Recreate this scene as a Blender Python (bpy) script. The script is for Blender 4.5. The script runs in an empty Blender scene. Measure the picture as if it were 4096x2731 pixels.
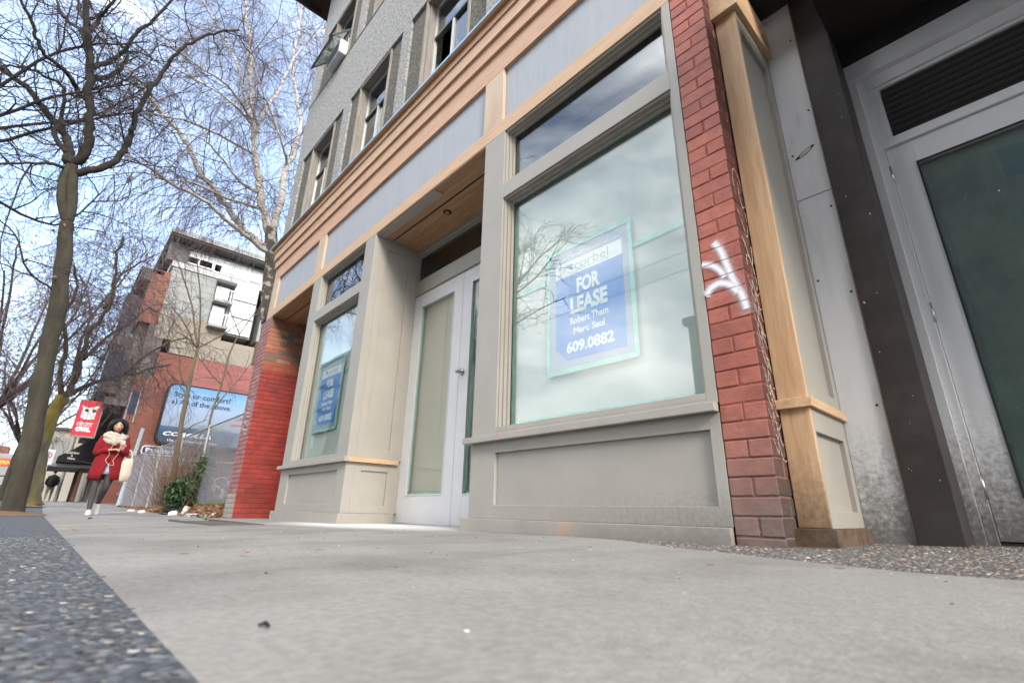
import bpy, bmesh, math, random
from mathutils import Vector, Matrix, noise
R = math.radians
rnd = random.Random(7)
sc = bpy.context.scene
COL = sc.collection
# ---------------- camera, world, sun, exposure ----------------
cd = bpy.data.cameras.new('camera'); cam = bpy.data.objects.new('camera', cd); COL.objects.link(cam)
cd.sensor_width = 36; cd.sensor_fit = 'HORIZONTAL'; cd.lens = 36*1926/4096
cd.clip_start = .02; cd.clip_end = 2000
cam.matrix_world = Matrix(((.68237918, .2310525, .69352246, 0), (.7307169, -.24192898, -.63837543, -2.1),
                           (.02028494, .94238268, -.33392127, .12), (0, 0, 0, 1)))
cd.dof.use_dof = True; cd.dof.focus_distance = 3.0; cd.dof.aperture_fstop = 4.5
sc.camera = cam
SUN_DIR = Vector((.93, -.30, .62)).normalized()      # towards the sun: high, down the street behind the camera
elev = math.asin(SUN_DIR.z); azi = math.atan2(SUN_DIR.x, SUN_DIR.y)
w = bpy.data.worlds.new('World'); sc.world = w; w.use_nodes = True
nt = w.node_tree; nt.nodes.clear()
def N(nt, t, **k):
    n = nt.nodes.new(t)
    for a, b in k.items(): setattr(n, a, b)
    return n
def L(nt, a, b): nt.links.new(a, b)
sky = N(nt, 'ShaderNodeTexSky', sky_type='NISHITA', sun_disc=False, sun_elevation=elev, sun_rotation=azi)
sky.air_density = 1.0; sky.dust_density = 1.7; sky.ozone_density = 1.4
tc = N(nt, 'ShaderNodeTexCoord')
mp = N(nt, 'ShaderNodeMapping'); mp.inputs['Scale'].default_value = (1.0, 1.0, 2.2); mp.inputs['Location'].default_value = (3.1, .4, 1.7)
L(nt, tc.outputs['Generated'], mp.inputs['Vector'])
no = N(nt, 'ShaderNodeTexNoise'); no.inputs['Scale'].default_value = 2.3; no.inputs['Detail'].default_value = 9; no.inputs['Roughness'].default_value = .55; no.inputs['Distortion'].default_value = .25
L(nt, mp.outputs[0], no.inputs['Vector'])
sep = N(nt, 'ShaderNodeSeparateXYZ'); L(nt, tc.outputs['Generated'], sep.inputs[0])
def math_(nt, op, a, b=None, clamp=False):
    n = N(nt, 'ShaderNodeMath', operation=op); n.use_clamp = clamp
    for i, v in enumerate((a, b)):
        if v is None: continue
        if isinstance(v, (int, float)): n.inputs[i].default_value = v
        else: L(nt, v, n.inputs[i])
    return n.outputs[0]
# more cloud to the south (-Y) and east, thin haze low down
bias = math_(nt, 'ADD', math_(nt, 'MULTIPLY', sep.outputs[1], -.27), math_(nt, 'MULTIPLY', sep.outputs[0], .22))
dens = math_(nt, 'ADD', no.outputs[0], bias)
low = math_(nt, 'MULTIPLY', math_(nt, 'SUBTRACT', .28, sep.outputs[2], True), .55)
dens = math_(nt, 'ADD', dens, low)
cr = N(nt, 'ShaderNodeMapRange'); cr.inputs['From Min'].default_value = .455; cr.inputs['From Max'].default_value = .68; cr.inputs['To Min'].default_value = .09
L(nt, dens, cr.inputs['Value'])
cn = N(nt, 'ShaderNodeTexNoise'); cn.inputs['Scale'].default_value = 3.4; cn.inputs['Detail'].default_value = 7
L(nt, mp.outputs[0], cn.inputs['Vector'])
cc = N(nt, 'ShaderNodeMix', data_type='RGBA'); cc.inputs['A'].default_value = (5.0, 5.4, 5.9, 1); cc.inputs['B'].default_value = (11.0, 11.0, 10.9, 1)
cm = N(nt, 'ShaderNodeMapRange'); cm.inputs['From Min'].default_value = .36; cm.inputs['From Max'].default_value = .64; L(nt, cn.outputs[0], cm.inputs['Value']); L(nt, cm.outputs[0], cc.inputs['Factor'])
mx = N(nt, 'ShaderNodeMix', data_type='RGBA')
L(nt, cr.outputs[0], mx.inputs['Factor']); L(nt, sky.outputs[0], mx.inputs['A']); L(nt, cc.outputs['Result'], mx.inputs['B'])
bg = N(nt, 'ShaderNodeBackground'); bg.inputs[1].default_value = .15
L(nt, mx.outputs['Result'], bg.inputs[0]); wo = N(nt, 'ShaderNodeOutputWorld'); L(nt, bg.outputs[0], wo.inputs[0])
sl = bpy.data.lights.new('sun', 'SUN'); sl.energy = 1.0; sl.angle = R(14); sl.color = (1, .9, .78)
so = bpy.data.objects.new('sun', sl); COL.objects.link(so)
so.rotation_euler = (-SUN_DIR).to_track_quat('-Z', 'Y').to_euler()
sc.view_settings.view_transform = 'Standard'; sc.view_settings.look = 'None'
sc.view_settings.exposure = 1.85; sc.view_settings.gamma = 1
sc.cycles.max_bounces = 7; sc.cycles.transparent_max_bounces = 24; sc.cycles.caustics_reflective = False; sc.cycles.caustics_refractive = False
# ---------------- helpers ----------------
MATS = {}
def mat(name, col, rough=.6, var=.12, scale=6., bump=0., bscale=60., stretch=None, metal=0., spec=.4, col2=None, c2=(.45, .6), c2scale=3., grime=None, island=0., coat=0.):
    """procedural material: base colour with mottling, optional second colour patches, bump, grime towards the pavement"""
    m = bpy.data.materials.new(name); m.use_nodes = True; t = m.node_tree; t.nodes.clear()
    out = N(t, 'ShaderNodeOutputMaterial'); p = N(t, 'ShaderNodeBsdfPrincipled'); L(t, p.outputs[0], out.inputs[0])
    p.inputs['Roughness'].default_value = rough; p.inputs['Metallic'].default_value = metal; p.inputs['Specular IOR Level'].default_value = spec
    p.inputs['Coat Weight'].default_value = coat
    g = N(t, 'ShaderNodeNewGeometry'); mpn = N(t, 'ShaderNodeMapping')
    L(t, g.outputs['Position'], mpn.inputs[0])
    if stretch: mpn.inputs['Scale'].default_value = stretch
    n1 = N(t, 'ShaderNodeTexNoise'); n1.inputs['Scale'].default_value = scale; n1.inputs['Detail'].default_value = 8; n1.inputs['Roughness'].default_value = .62
    L(t, mpn.outputs[0], n1.inputs['Vector'])
    mr = N(t, 'ShaderNodeMapRange'); mr.inputs['From Min'].default_value = .3; mr.inputs['From Max'].default_value = .7
    mr.inputs['To Min'].default_value = 1-var; mr.inputs['To Max'].default_value = 1+var
    L(t, n1.outputs[0], mr.inputs['Value'])
    val = mr.outputs[0]
    if island:
        ri = N(t, 'ShaderNodeMapRange'); ri.inputs['To Min'].default_value = 1-island; ri.inputs['To Max'].default_value = 1+island
        L(t, g.outputs['Random Per Island'], ri.inputs['Value']); val = math_(t, 'MULTIPLY', val, ri.outputs[0])
    base = N(t, 'ShaderNodeMix', data_type='RGBA'); base.inputs['Factor'].default_value = 0
    base.inputs['A'].default_value = (*col, 1); cur = base.outputs['Result']
    if col2:
        n2 = N(t, 'ShaderNodeTexNoise'); n2.inputs['Scale'].default_value = c2scale; n2.inputs['Detail'].default_value = 7; n2.inputs['Roughness'].default_value = .65
        L(t, mpn.outputs[0], n2.inputs['Vector'])
        r2 = N(t, 'ShaderNodeMapRange'); r2.inputs['From Min'].default_value = c2[0]; r2.inputs['From Max'].default_value = c2[1]
        L(t, n2.outputs[0], r2.inputs['Value'])
        base.inputs['B'].default_value = (*col2, 1); L(t, r2.outputs[0], base.inputs['Factor'])
    if grime:      # (colour, height where it fades, noise amount, top strength)
        gc, gh, ga, gs = grime
        sp = N(t, 'ShaderNodeSeparateXYZ'); L(t, g.outputs['Position'], sp.inputs[0])
        n3 = N(t, 'ShaderNodeTexNoise'); n3.inputs['Scale'].default_value = 48; n3.inputs['Detail'].default_value = 8; n3.inputs['Roughness'].default_value = .7
        L(t, g.outputs['Position'], n3.inputs['Vector'])
        zz = math_(t, 'ADD', sp.outputs[2], math_(t, 'MULTIPLY', math_(t, 'SUBTRACT', n3.outputs[0], .5), ga))
        xr = N(t, 'ShaderNodeMapRange'); xr.inputs['From Min'].default_value = -2.4; xr.inputs['From Max'].default_value = -.6
        xr.inputs['To Min'].default_value = .12; xr.inputs['To Max'].default_value = 1.0
        L(t, sp.outputs[0], xr.inputs['Value'])
        r3 = N(t, 'ShaderNodeMapRange', interpolation_type='SMOOTHSTEP'); r3.inputs['From Min'].default_value = gh; r3.inputs['From Max'].default_value = 0.0
        r3.inputs['To Min'].default_value = 0; r3.inputs['To Max'].default_value = gs; L(t, zz, r3.inputs['Value'])
        fac = math_(t, 'MULTIPLY', r3.outputs[0], xr.outputs[0], True)
        gm = N(t, 'ShaderNodeMix', data_type='RGBA'); gm.inputs['B'].default_value = (*gc, 1)
        L(t, fac, gm.inputs['Factor']); L(t, cur, gm.inputs['A']); cur = gm.outputs['Result']
    mul = N(t, 'ShaderNodeVectorMath', operation='SCALE'); L(t, cur, mul.inputs[0]); L(t, val, mul.inputs['Scale'])
    L(t, mul.outputs[0], p.inputs['Base Color'])
    if bump:
        nb = N(t, 'ShaderNodeTexNoise'); nb.inputs['Scale'].default_value = bscale; nb.inputs['Detail'].default_value = 5
        L(t, mpn.outputs[0], nb.inputs['Vector'])
        b = N(t, 'ShaderNodeBump'); b.inputs['Strength'].default_value = bump; b.inputs['Distance'].default_value = .01
        L(t, nb.outputs[0], b.inputs['Height']); L(t, b.outputs[0], p.inputs['Normal'])
    MATS[name] = m; return m
def wood(name, col, dark, axis, rough=.55, grime=None):
    st = {'x': (1.1, 16, 16), 'z': (16, 16, 1.1), 'y': (16, 1.1, 16)}[axis]
    return mat(name, col, rough, .10, 5., .15, 12., st, col2=dark, c2=(.46, .66), c2scale=2.1, grime=grime, island=.07)
def glass(name, tint=(.9, .97, .95), ior=1.75, rough=.0, boost=0.):
    m = bpy.data.materials.new(name); m.use_nodes = True; t = m.node_tree; t.nodes.clear()
    out = N(t, 'ShaderNodeOutputMaterial'); tr = N(t, 'ShaderNodeBsdfTransparent'); tr.inputs[0].default_value = (*tint, 1)
    gl = N(t, 'ShaderNodeBsdfGlossy'); gl.inputs['Roughness'].default_value = rough
    nb = N(t, 'ShaderNodeTexNoise'); nb.inputs['Scale'].default_value = 1.3; nb.inputs['Detail'].default_value = 1
    g = N(t, 'ShaderNodeNewGeometry'); L(t, g.outputs['Position'], nb.inputs['Vector'])
    b = N(t, 'ShaderNodeBump'); b.inputs['Strength'].default_value = .02; b.inputs['Distance'].default_value = .05
    L(t, nb.outputs[0], b.inputs['Height']); L(t, b.outputs[0], gl.inputs['Normal'])
    fr = N(t, 'ShaderNodeLayerWeight'); fr.inputs[0].default_value = .5; f0 = ((ior-1)/(ior+1))**2
    fr_ = math_(t, 'ADD', math_(t, 'MULTIPLY', math_(t, 'POWER', fr.outputs['Facing'], 4.), 1-f0), f0)
    mx = N(t, 'ShaderNodeMixShader'); L(t, math_(t, 'ADD', fr_, boost, True), mx.inputs[0]); L(t, tr.outputs[0], mx.inputs[1]); L(t, gl.outputs[0], mx.inputs[2])
    L(t, mx.outputs[0], out.inputs[0]); MATS[name] = m; return m
def decal(name, col, alpha=1., soft=.5, nscale=80., nthr=.0):
    """paint stroke: opacity falls off across the stroke (UV v) and breaks up in noise"""
    m = bpy.data.materials.new(name); m.use_nodes = True; t = m.node_tree; t.nodes.clear()
    out = N(t, 'ShaderNodeOutputMaterial'); tr = N(t, 'ShaderNodeBsdfTransparent'); df = N(t, 'ShaderNodeBsdfDiffuse'); df.inputs[0].default_value = (*col, 1)
    uv = N(t, 'ShaderNodeUVMap'); sp = N(t, 'ShaderNodeSeparateXYZ'); L(t, uv.outputs[0], sp.inputs[0])
    d = math_(t, 'ABSOLUTE', math_(t, 'SUBTRACT', sp.outputs[1], .5))
    gs_ = N(t, 'ShaderNodeNewGeometry'); ns_ = N(t, 'ShaderNodeTexNoise'); ns_.inputs['Scale'].default_value = 260; ns_.inputs['Detail'].default_value = 4; L(t, gs_.outputs['Position'], ns_.inputs['Vector'])
    d = math_(t, 'ADD', d, math_(t, 'MULTIPLY', math_(t, 'SUBTRACT', ns_.outputs[0], .5), .5*soft))
    r = N(t, 'ShaderNodeMapRange', interpolation_type='SMOOTHSTEP'); r.inputs['From Min'].default_value = .46; r.inputs['From Max'].default_value = .46-.5*soft
    r.inputs['To Max'].default_value = alpha; L(t, d, r.inputs['Value'])
    f = r.outputs[0]
    if name == 'spray':      # stroke opacity drops across the bed joints
        sz_ = N(t, 'ShaderNodeSeparateXYZ'); L(t, gs_.outputs['Position'], sz_.inputs[0])
        fz = math_(t, 'FRACT', math_(t, 'DIVIDE', math_(t, 'ADD', sz_.outputs[2], .0265), .0763)); f = math_(t, 'MULTIPLY', f, math_(t, 'SUBTRACT', 1., math_(t, 'MULTIPLY', math_(t, 'GREATER_THAN', fz, .90), .55)))
    if nthr:
        g = N(t, 'ShaderNodeNewGeometry'); n = N(t, 'ShaderNodeTexNoise'); n.inputs['Scale'].default_value = nscale; L(t, g.outputs['Position'], n.inputs['Vector'])
        r2 = N(t, 'ShaderNodeMapRange'); r2.inputs['From Min'].default_value = nthr-.12; r2.inputs['From Max'].default_value = nthr+.12; L(t, n.outputs[0], r2.inputs['Value'])
        f = math_(t, 'MULTIPLY', f, r2.outputs[0])
    mx = N(t, 'ShaderNodeMixShader'); L(t, f, mx.inputs[0]); L(t, tr.outputs[0], mx.inputs[1]); L(t, df.outputs[0], mx.inputs[2]); L(t, mx.outputs[0], out.inputs[0])
    MATS[name] = m; return m
class MB:
    def __init__(s): s.v = []; s.f = []; s.uv = []; s.mi = []
    def face(s, idx, uv=None, mi=0): s.f.append(tuple(idx)); s.uv.append(uv); s.mi.append(mi)
    def box(s, x0, x1, y0, y1, z0, z1, mi=0):
        if x0 > x1: x0, x1 = x1, x0
        if y0 > y1: y0, y1 = y1, y0
        if z0 > z1: z0, z1 = z1, z0
        b = len(s.v); s.v += [(x, y, z) for z in (z0, z1) for y in (y0, y1) for x in (x0, x1)]
        for q in ((0, 2, 3, 1), (4, 5, 7, 6), (0, 1, 5, 4), (2, 6, 7, 3), (0, 4, 6, 2), (1, 3, 7, 5)): s.face([b+i for i in q], mi=mi)
        return s
    def obox(s, c, ux, uy, uz, mi=0):
        """oriented box: centre and three half-axis vectors"""
        c, ux, uy, uz = map(Vector, (c, ux, uy, uz)); b = len(s.v)
        s.v += [tuple(c+ux*i+uy*j+uz*k) for k in (-1, 1) for j in (-1, 1) for i in (-1, 1)]
        for q in ((0, 2, 3, 1), (4, 5, 7, 6), (0, 1, 5, 4), (2, 6, 7, 3), (0, 4, 6, 2), (1, 3, 7, 5)): s.face([b+i for i in q], mi=mi)
        return s
    def quad(s, a, b, c, d, uv=None, mi=0):
        n = len(s.v); s.v += [tuple(a), tuple(b), tuple(c), tuple(d)]; s.face((n, n+1, n+2, n+3), uv, mi); return s
    def ringY(s, x0, x1, z0, z1, w, y0, y1, mi=0):
        """rectangular frame in the XZ plane, butted members"""
        s.box(x0, x0+w, y0, y1, z0, z1, mi); s.box(x1-w, x1, y0, y1, z0, z1, mi)
        s.box(x0+w, x1-w, y0, y1, z1-w, z1, mi); s.box(x0+w, x1-w, y0, y1, z0, z0+w, mi); return s
    def extrude(s, poly, a, b, mi=0):
        """poly: list of 3-vectors (planar) swept from offset a to offset b"""
        n = len(poly); o = len(s.v); a = Vector(a); b = Vector(b)
        s.v += [tuple(Vector(p)+a) for p in poly]+[tuple(Vector(p)+b) for p in poly]
        s.face(range(o+n-1, o-1, -1), mi=mi); s.face(range(o+n, o+2*n), mi=mi)
        for i in range(n): j = (i+1) % n; s.face((o+i, o+j, o+n+j, o+n+i), mi=mi)
        return s
    def tube(s, pts, rad, n=6, cap=True, mi=0):
        pts = [Vector(p) for p in pts]; m = len(pts)
        if isinstance(rad, (int, float)): rad = [rad]*m
        o = len(s.v); up = None
        for i, p in enumerate(pts):
            t = (pts[min(i+1, m-1)]-pts[max(i-1, 0)])
            if t.length < 1e-9: t = Vector((0, 0, 1))
            t.normalize()
            if up is None: up = Vector((0, 0, 1)) if abs(t.z) < .9 else Vector((1, 0, 0))
            a = t.cross(up)
            if a.length < 1e-6: a = t.orthogonal()
            a.normalize(); up = a.cross(t).normalized()
            for k in range(n):
                th = 2*math.pi*k/n; s.v.append(tuple(p+(a*math.cos(th)+up*math.sin(th))*rad[i]))
        for i in range(m-1):
            for k in range(n):
                k2 = (k+1) % n; s.face((o+i*n+k, o+i*n+k2, o+(i+1)*n+k2, o+(i+1)*n+k), mi=mi)
        if cap and n > 2:
            s.face([o+k for k in range(n-1, -1, -1)], mi=mi); s.face([o+(m-1)*n+k for k in range(n)], mi=mi)
        return s
    def ell(s, c, r, nu=12, nv=8, mi=0, fn=None):
        c = Vector(c); o = len(s.v)
        for j in range(nv+1):
            ph = math.pi*j/nv
            for i in range(nu):
                th = 2*math.pi*i/nu
                d = Vector((math.sin(ph)*math.cos(th), math.sin(ph)*math.sin(th), math.cos(ph)))
                p = Vector((d.x*r[0], d.y*r[1], d.z*r[2]))
                if fn: p = fn(d, p)
                s.v.append(tuple(c+p))
        for j in range(nv):
            for i in range(nu):
                i2 = (i+1) % nu; s.face((o+j*nu+i, o+(j+1)*nu+i, o+(j+1)*nu+i2, o+j*nu+i2), mi=mi)
        return s
    def loft(s, rings, mi=0, cap=True):
        n = len(rings[0]); o = len(s.v)
        for r in rings: s.v += [tuple(p) for p in r]
        for i in range(len(rings)-1):
            for k in range(n):
                k2 = (k+1) % n; s.face((o+i*n+k, o+i*n+k2, o+(i+1)*n+k2, o+(i+1)*n+k), mi=mi)
        if cap: s.face([o+k for k in range(n-1, -1, -1)], mi=mi); s.face([o+(len(rings)-1)*n+k for k in range(n)], mi=mi)
        return s
    def ribbon(s, pts, wd, nrm):
        """flat stroke with uv; pts on a surface, nrm its normal"""
        pts = [Vector(p) for p in pts]; nrm = Vector(nrm); o = len(s.v); m = len(pts)
        for i, p in enumerate(pts):
            t = (pts[min(i+1, m-1)]-pts[max(i-1, 0)]).normalized(); a = nrm.cross(t).normalized()*(wd if isinstance(wd, (int, float)) else wd[i])*.5
            s.v += [tuple(p-a), tuple(p+a)]
        for i in range(m-1):
            s.face((o+2*i, o+2*i+1, o+2*i+3, o+2*i+2), [(i/(m-1), 0), (i/(m-1), 1), ((i+1)/(m-1), 1), ((i+1)/(m-1), 0)])
        return s
    def build(s, name, mats, parent=None, smooth=False, bevel=0., fix=True):
        me = bpy.data.meshes.new(name); me.from_pydata(s.v, [], s.f)
        ms = mats if isinstance(mats, (list, tuple)) else [mats]
        for m in ms: me.materials.append(MATS[m] if isinstance(m, str) else m)
        if any(s.mi): me.polygons.foreach_set('material_index', s.mi)
        if any(u is not None for u in s.uv):
            ul = me.uv_layers.new(name='UVMap'); k = 0
            for p, u in zip(me.polygons, s.uv):
                for j, li in enumerate(p.loop_indices): ul.data[li].uv = u[j] if u else (0, 0)
        if fix and len(s.f) < 60000:
            b = bmesh.new(); b.from_mesh(me); bmesh.ops.recalc_face_normals(b, faces=b.faces); b.to_mesh(me); b.free()
        if smooth: me.polygons.foreach_set('use_smooth', [True]*len(me.polygons))
        me.update()
        o = bpy.data.objects.new(name, me); COL.objects.link(o)
        if parent is not None: o.parent = parent; o.matrix_parent_inverse = parent.matrix_basis.inverted()
        if bevel:
            md = o.modifiers.new('bevel', 'BEVEL'); md.width = bevel; md.segments = 2; md.limit_method = 'ANGLE'; md.harden_normals = False
        return o
def tag(o, label=None, cat=None, group=None, kind=None):
    if label: o['label'] = label
    if cat: o['category'] = cat
    if group: o['group'] = group
    if kind: o['kind'] = kind
    return o
def empty(name, loc, label, cat, group=None, rz=0):
    o = bpy.data.objects.new(name, None); COL.objects.link(o); o.location = loc; o.rotation_euler = (0, 0, rz); o.empty_display_size = .1
    bpy.context.view_layer.update()
    return tag(o, label, cat, group)
def text(name, body, m, org, ux, uz, box, parent=None, bold=.0, shear=0., ext=.0004, fit=True):
    """lettering fitted to box=(u0,u1,v0,v1) in the plane org + ux*u + uz*v"""
    cu = bpy.data.curves.new(name, 'FONT'); cu.body = body; cu.offset = bold; cu.extrude = .001; cu.shear = shear; cu.align_x = 'CENTER'; cu.resolution_u = 3
    cu.space_line = .8
    to = bpy.data.objects.new('tmp', cu); COL.objects.link(to)
    dg = bpy.context.evaluated_depsgraph_get(); dg.update()
    me = bpy.data.meshes.new_from_object(to.evaluated_get(dg)); bpy.data.objects.remove(to); bpy.data.curves.remove(cu)
    xs = [v.co.x for v in me.vertices]; ys = [v.co.y for v in me.vertices]
    x0, x1, y0, y1 = min(xs), max(xs), min(ys), max(ys)
    org = Vector(org); ux = Vector(ux); uz = Vector(uz); nn = ux.cross(uz).normalized()
    for v in me.vertices:
        u = box[0]+(v.co.x-x0)/(x1-x0)*(box[1]-box[0]); q = box[2]+(v.co.y-y0)/(y1-y0)*(box[3]-box[2])
        v.co = org+ux*u+uz*q+nn*(v.co.z*ext*1000)
    me.name = name; me.materials.clear(); me.materials.append(MATS[m]); o = bpy.data.objects.new(name, me); COL.objects.link(o)
    if parent is not None: o.parent = parent; o.matrix_parent_inverse = parent.matrix_basis.inverted()
    return o
def cat_rom(pts, k=4):
    P = [Vector(p) for p in pts]; out = []
    for i in range(len(P)-1):
        a, b, c, d = P[max(i-1, 0)], P[i], P[i+1], P[min(i+2, len(P)-1)]
        for j in range(k):
            t = j/k; out.append(.5*((2*b)+(c-a)*t+(2*a-5*b+4*c-d)*t*t+(3*b-a-3*c+d)*t**3))
    out.append(P[-1]); return out
GX = [(-300, .25), (-60, .25), (-35, .17), (-22, .04), (-14, -.06), (-10, -.06), (0, .025), (4, .06), (300, .06)]
def gx(x):
    for (a, za), (b, zb) in zip(GX, GX[1:]):
        if x <= b: return za+(zb-za)*(x-a)/(b-a)
    return GX[-1][1]
def gz(x, y): return gx(x)+.01*max(-5, min(3, y))
# ---------------- materials ----------------
GR = ((.10, .09, .08), .30, .38, .85)
mat('grey_paint', (.355, .338, .305), .45, .05, 3., .03, 90., grime=((.13, .12, .11), .26, .34, .85))
mat('grey_paint_worn', (.355, .338, .305), .5, .08, 5., .08, 60., col2=(.50, .33, .24), c2=(.575, .66), c2scale=5.2, grime=((.17, .15, .13), .14, .16, .9))
mat('grey_paint_inner', (.36, .34, .30), .5, .06, 4., .05, 70.)
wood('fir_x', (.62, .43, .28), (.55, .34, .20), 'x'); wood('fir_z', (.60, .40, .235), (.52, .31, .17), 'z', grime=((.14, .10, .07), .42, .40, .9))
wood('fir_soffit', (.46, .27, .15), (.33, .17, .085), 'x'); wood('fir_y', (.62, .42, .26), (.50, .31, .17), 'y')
wood('cedar_x', (.61, .385, .25), (.52, .29, .175), 'x')
mat('plywood', (.58, .45, .32), .5, .08, 4., .05, 40., (4, 4, 1), col2=(.50, .36, .24), c2scale=2)
mat('frieze_board', (.375, .395, .43), .5, .03, 2., .02, 60., (4, 1, .5), col2=(.31, .34, .38), c2=(.5, .8), c2scale=5)
mat('flashing_blue', (.33, .49, .64), .35, .03, 4., metal=.2)
mat('white_door', (.70, .70, .71), .4, .04, 5., .04, 80., grime=((.35, .34, .33), .12, .15, .6))
mat('steel', (.45, .45, .45), .3, .1, 20., metal=.9)
mat('dark_rubber', (.02, .02, .02), .7)
mat('paper', (.58, .605, .56), .8, .05, 1.6, .25, 3.)
mat('paper_door', (.56, .545, .47), .8, .05, 2.0, .25, 3.)
mat('tape_green', (.27, .60, .50), .6, .08, 30., .2, 60., col2=(.36, .68, .58), c2scale=18)
mat('sign_blue', (.0, .18, .60), .5, .02); mat('sign_white', (.76, .80, .82), .5, .02); mat('sign_grey', (.30, .36, .46), .5, .03)
mat('sign_letter_grey', (.36, .40, .45), .5, .02); mat('sign_tri', (.02, .20, .5), .5, .02)
mat('interior_dark', (.035, .033, .03), .9); mat('interior_wall', (.28, .27, .25), .9)
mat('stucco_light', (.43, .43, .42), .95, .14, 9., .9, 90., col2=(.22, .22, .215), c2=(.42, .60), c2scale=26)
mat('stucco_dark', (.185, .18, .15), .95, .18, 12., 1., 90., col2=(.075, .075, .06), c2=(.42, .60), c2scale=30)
mat('old_wood', (.30, .275, .25), .85, .25, 6., .6, 20., (8, 8, .7), col2=(.36, .19, .11), c2=(.60, .68), c2scale=3)
mat('eave_brown', (.045, .03, .022), .8, .2)
mat('alu_white', (.62, .63, .64), .35, .03, metal=.1); mat('alu_dark', (.09, .10, .09), .4, .05)
mat('glass_frame_dark', (.10, .12, .11), .4)
mat('brick_red', (.40, .125, .085), .55, .16, 14., .28, 45., island=.13, col2=(.28, .085, .07), c2=(.45, .7), c2scale=5, grime=((.17, .135, .12), .72, .25, 1.0))
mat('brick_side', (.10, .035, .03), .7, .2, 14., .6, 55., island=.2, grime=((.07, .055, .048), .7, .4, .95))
mat('mortar_red', (.29, .085, .06), .85, .2, 30., .5, 90., grime=((.13, .105, .09), .72, .25, 1.0))
mat('brick_mauve', (.28, .12, .12), .5, .12, 10., .4, 60., island=.08, col2=(.36, .17, .17), c2scale=7)
mat('mortar_mauve', (.17, .08, .08), .8, .1)
mat('brick_grey_paint', (.33, .30, .27), .6, .08, 10., .3, 60., island=.05)
mat('spray_white', (.8, .8, .82), .6)
decal('overspray', (.84, .84, .88), .34, 1., 300., .48); decal('spray', (.84, .84, .88), 1., .85); decal('marker', (.50, .49, .42), .95, .4, 60., .40)
decal('chalk', (.75, .73, .72), .8, .5, 40., .45)
mat('alu_panel', (.70, .705, .73), .42, .07, 2.5, .05, 30., (2.5, 2.5, .35), metal=.1, col2=(.46, .465, .48), c2=(.5, .75), c2scale=3, grime=((.085, .08, .075), .50, .95, .80))
mat('column_brown', (.034, .027, .026), .55, .12, 8., .05, 30., col2=(.045, .036, .034), c2scale=4, grime=((.04, .036, .034), .5, .3, .8))
mat('alu_door', (.74, .745, .76), .4, .05, 3., .03, 40., metal=.1, grime=((.11, .105, .10), .62, .85, .92))
mat('soffit_black', (.012, .010, .009), .8, .2); mat('louver', (.04, .04, .038), .45, .08, 5.)
mat('glass_back', (.30, .335, .32), .5, .3, 2., col2=(.20, .245, .23), c2scale=1.5)
mat('bird_lime', (.6, .6, .5), .8)
glass('pane_glass', (.955, .985, .975), 1.52, boost=.024); glass('transom_glass', (.6, .65, .7), 1.6, boost=.05); glass('door_glass', (.97, .98, .97), 1.4, boost=.0)
glass('upper_glass', (.75, .8, .8), 1.8, boost=.06); glass('green_glass', (.76, .82, .80), 1.5, boost=.04); glass('far_glass', (.6, .65, .7), 2.2, .02, .5)
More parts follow.
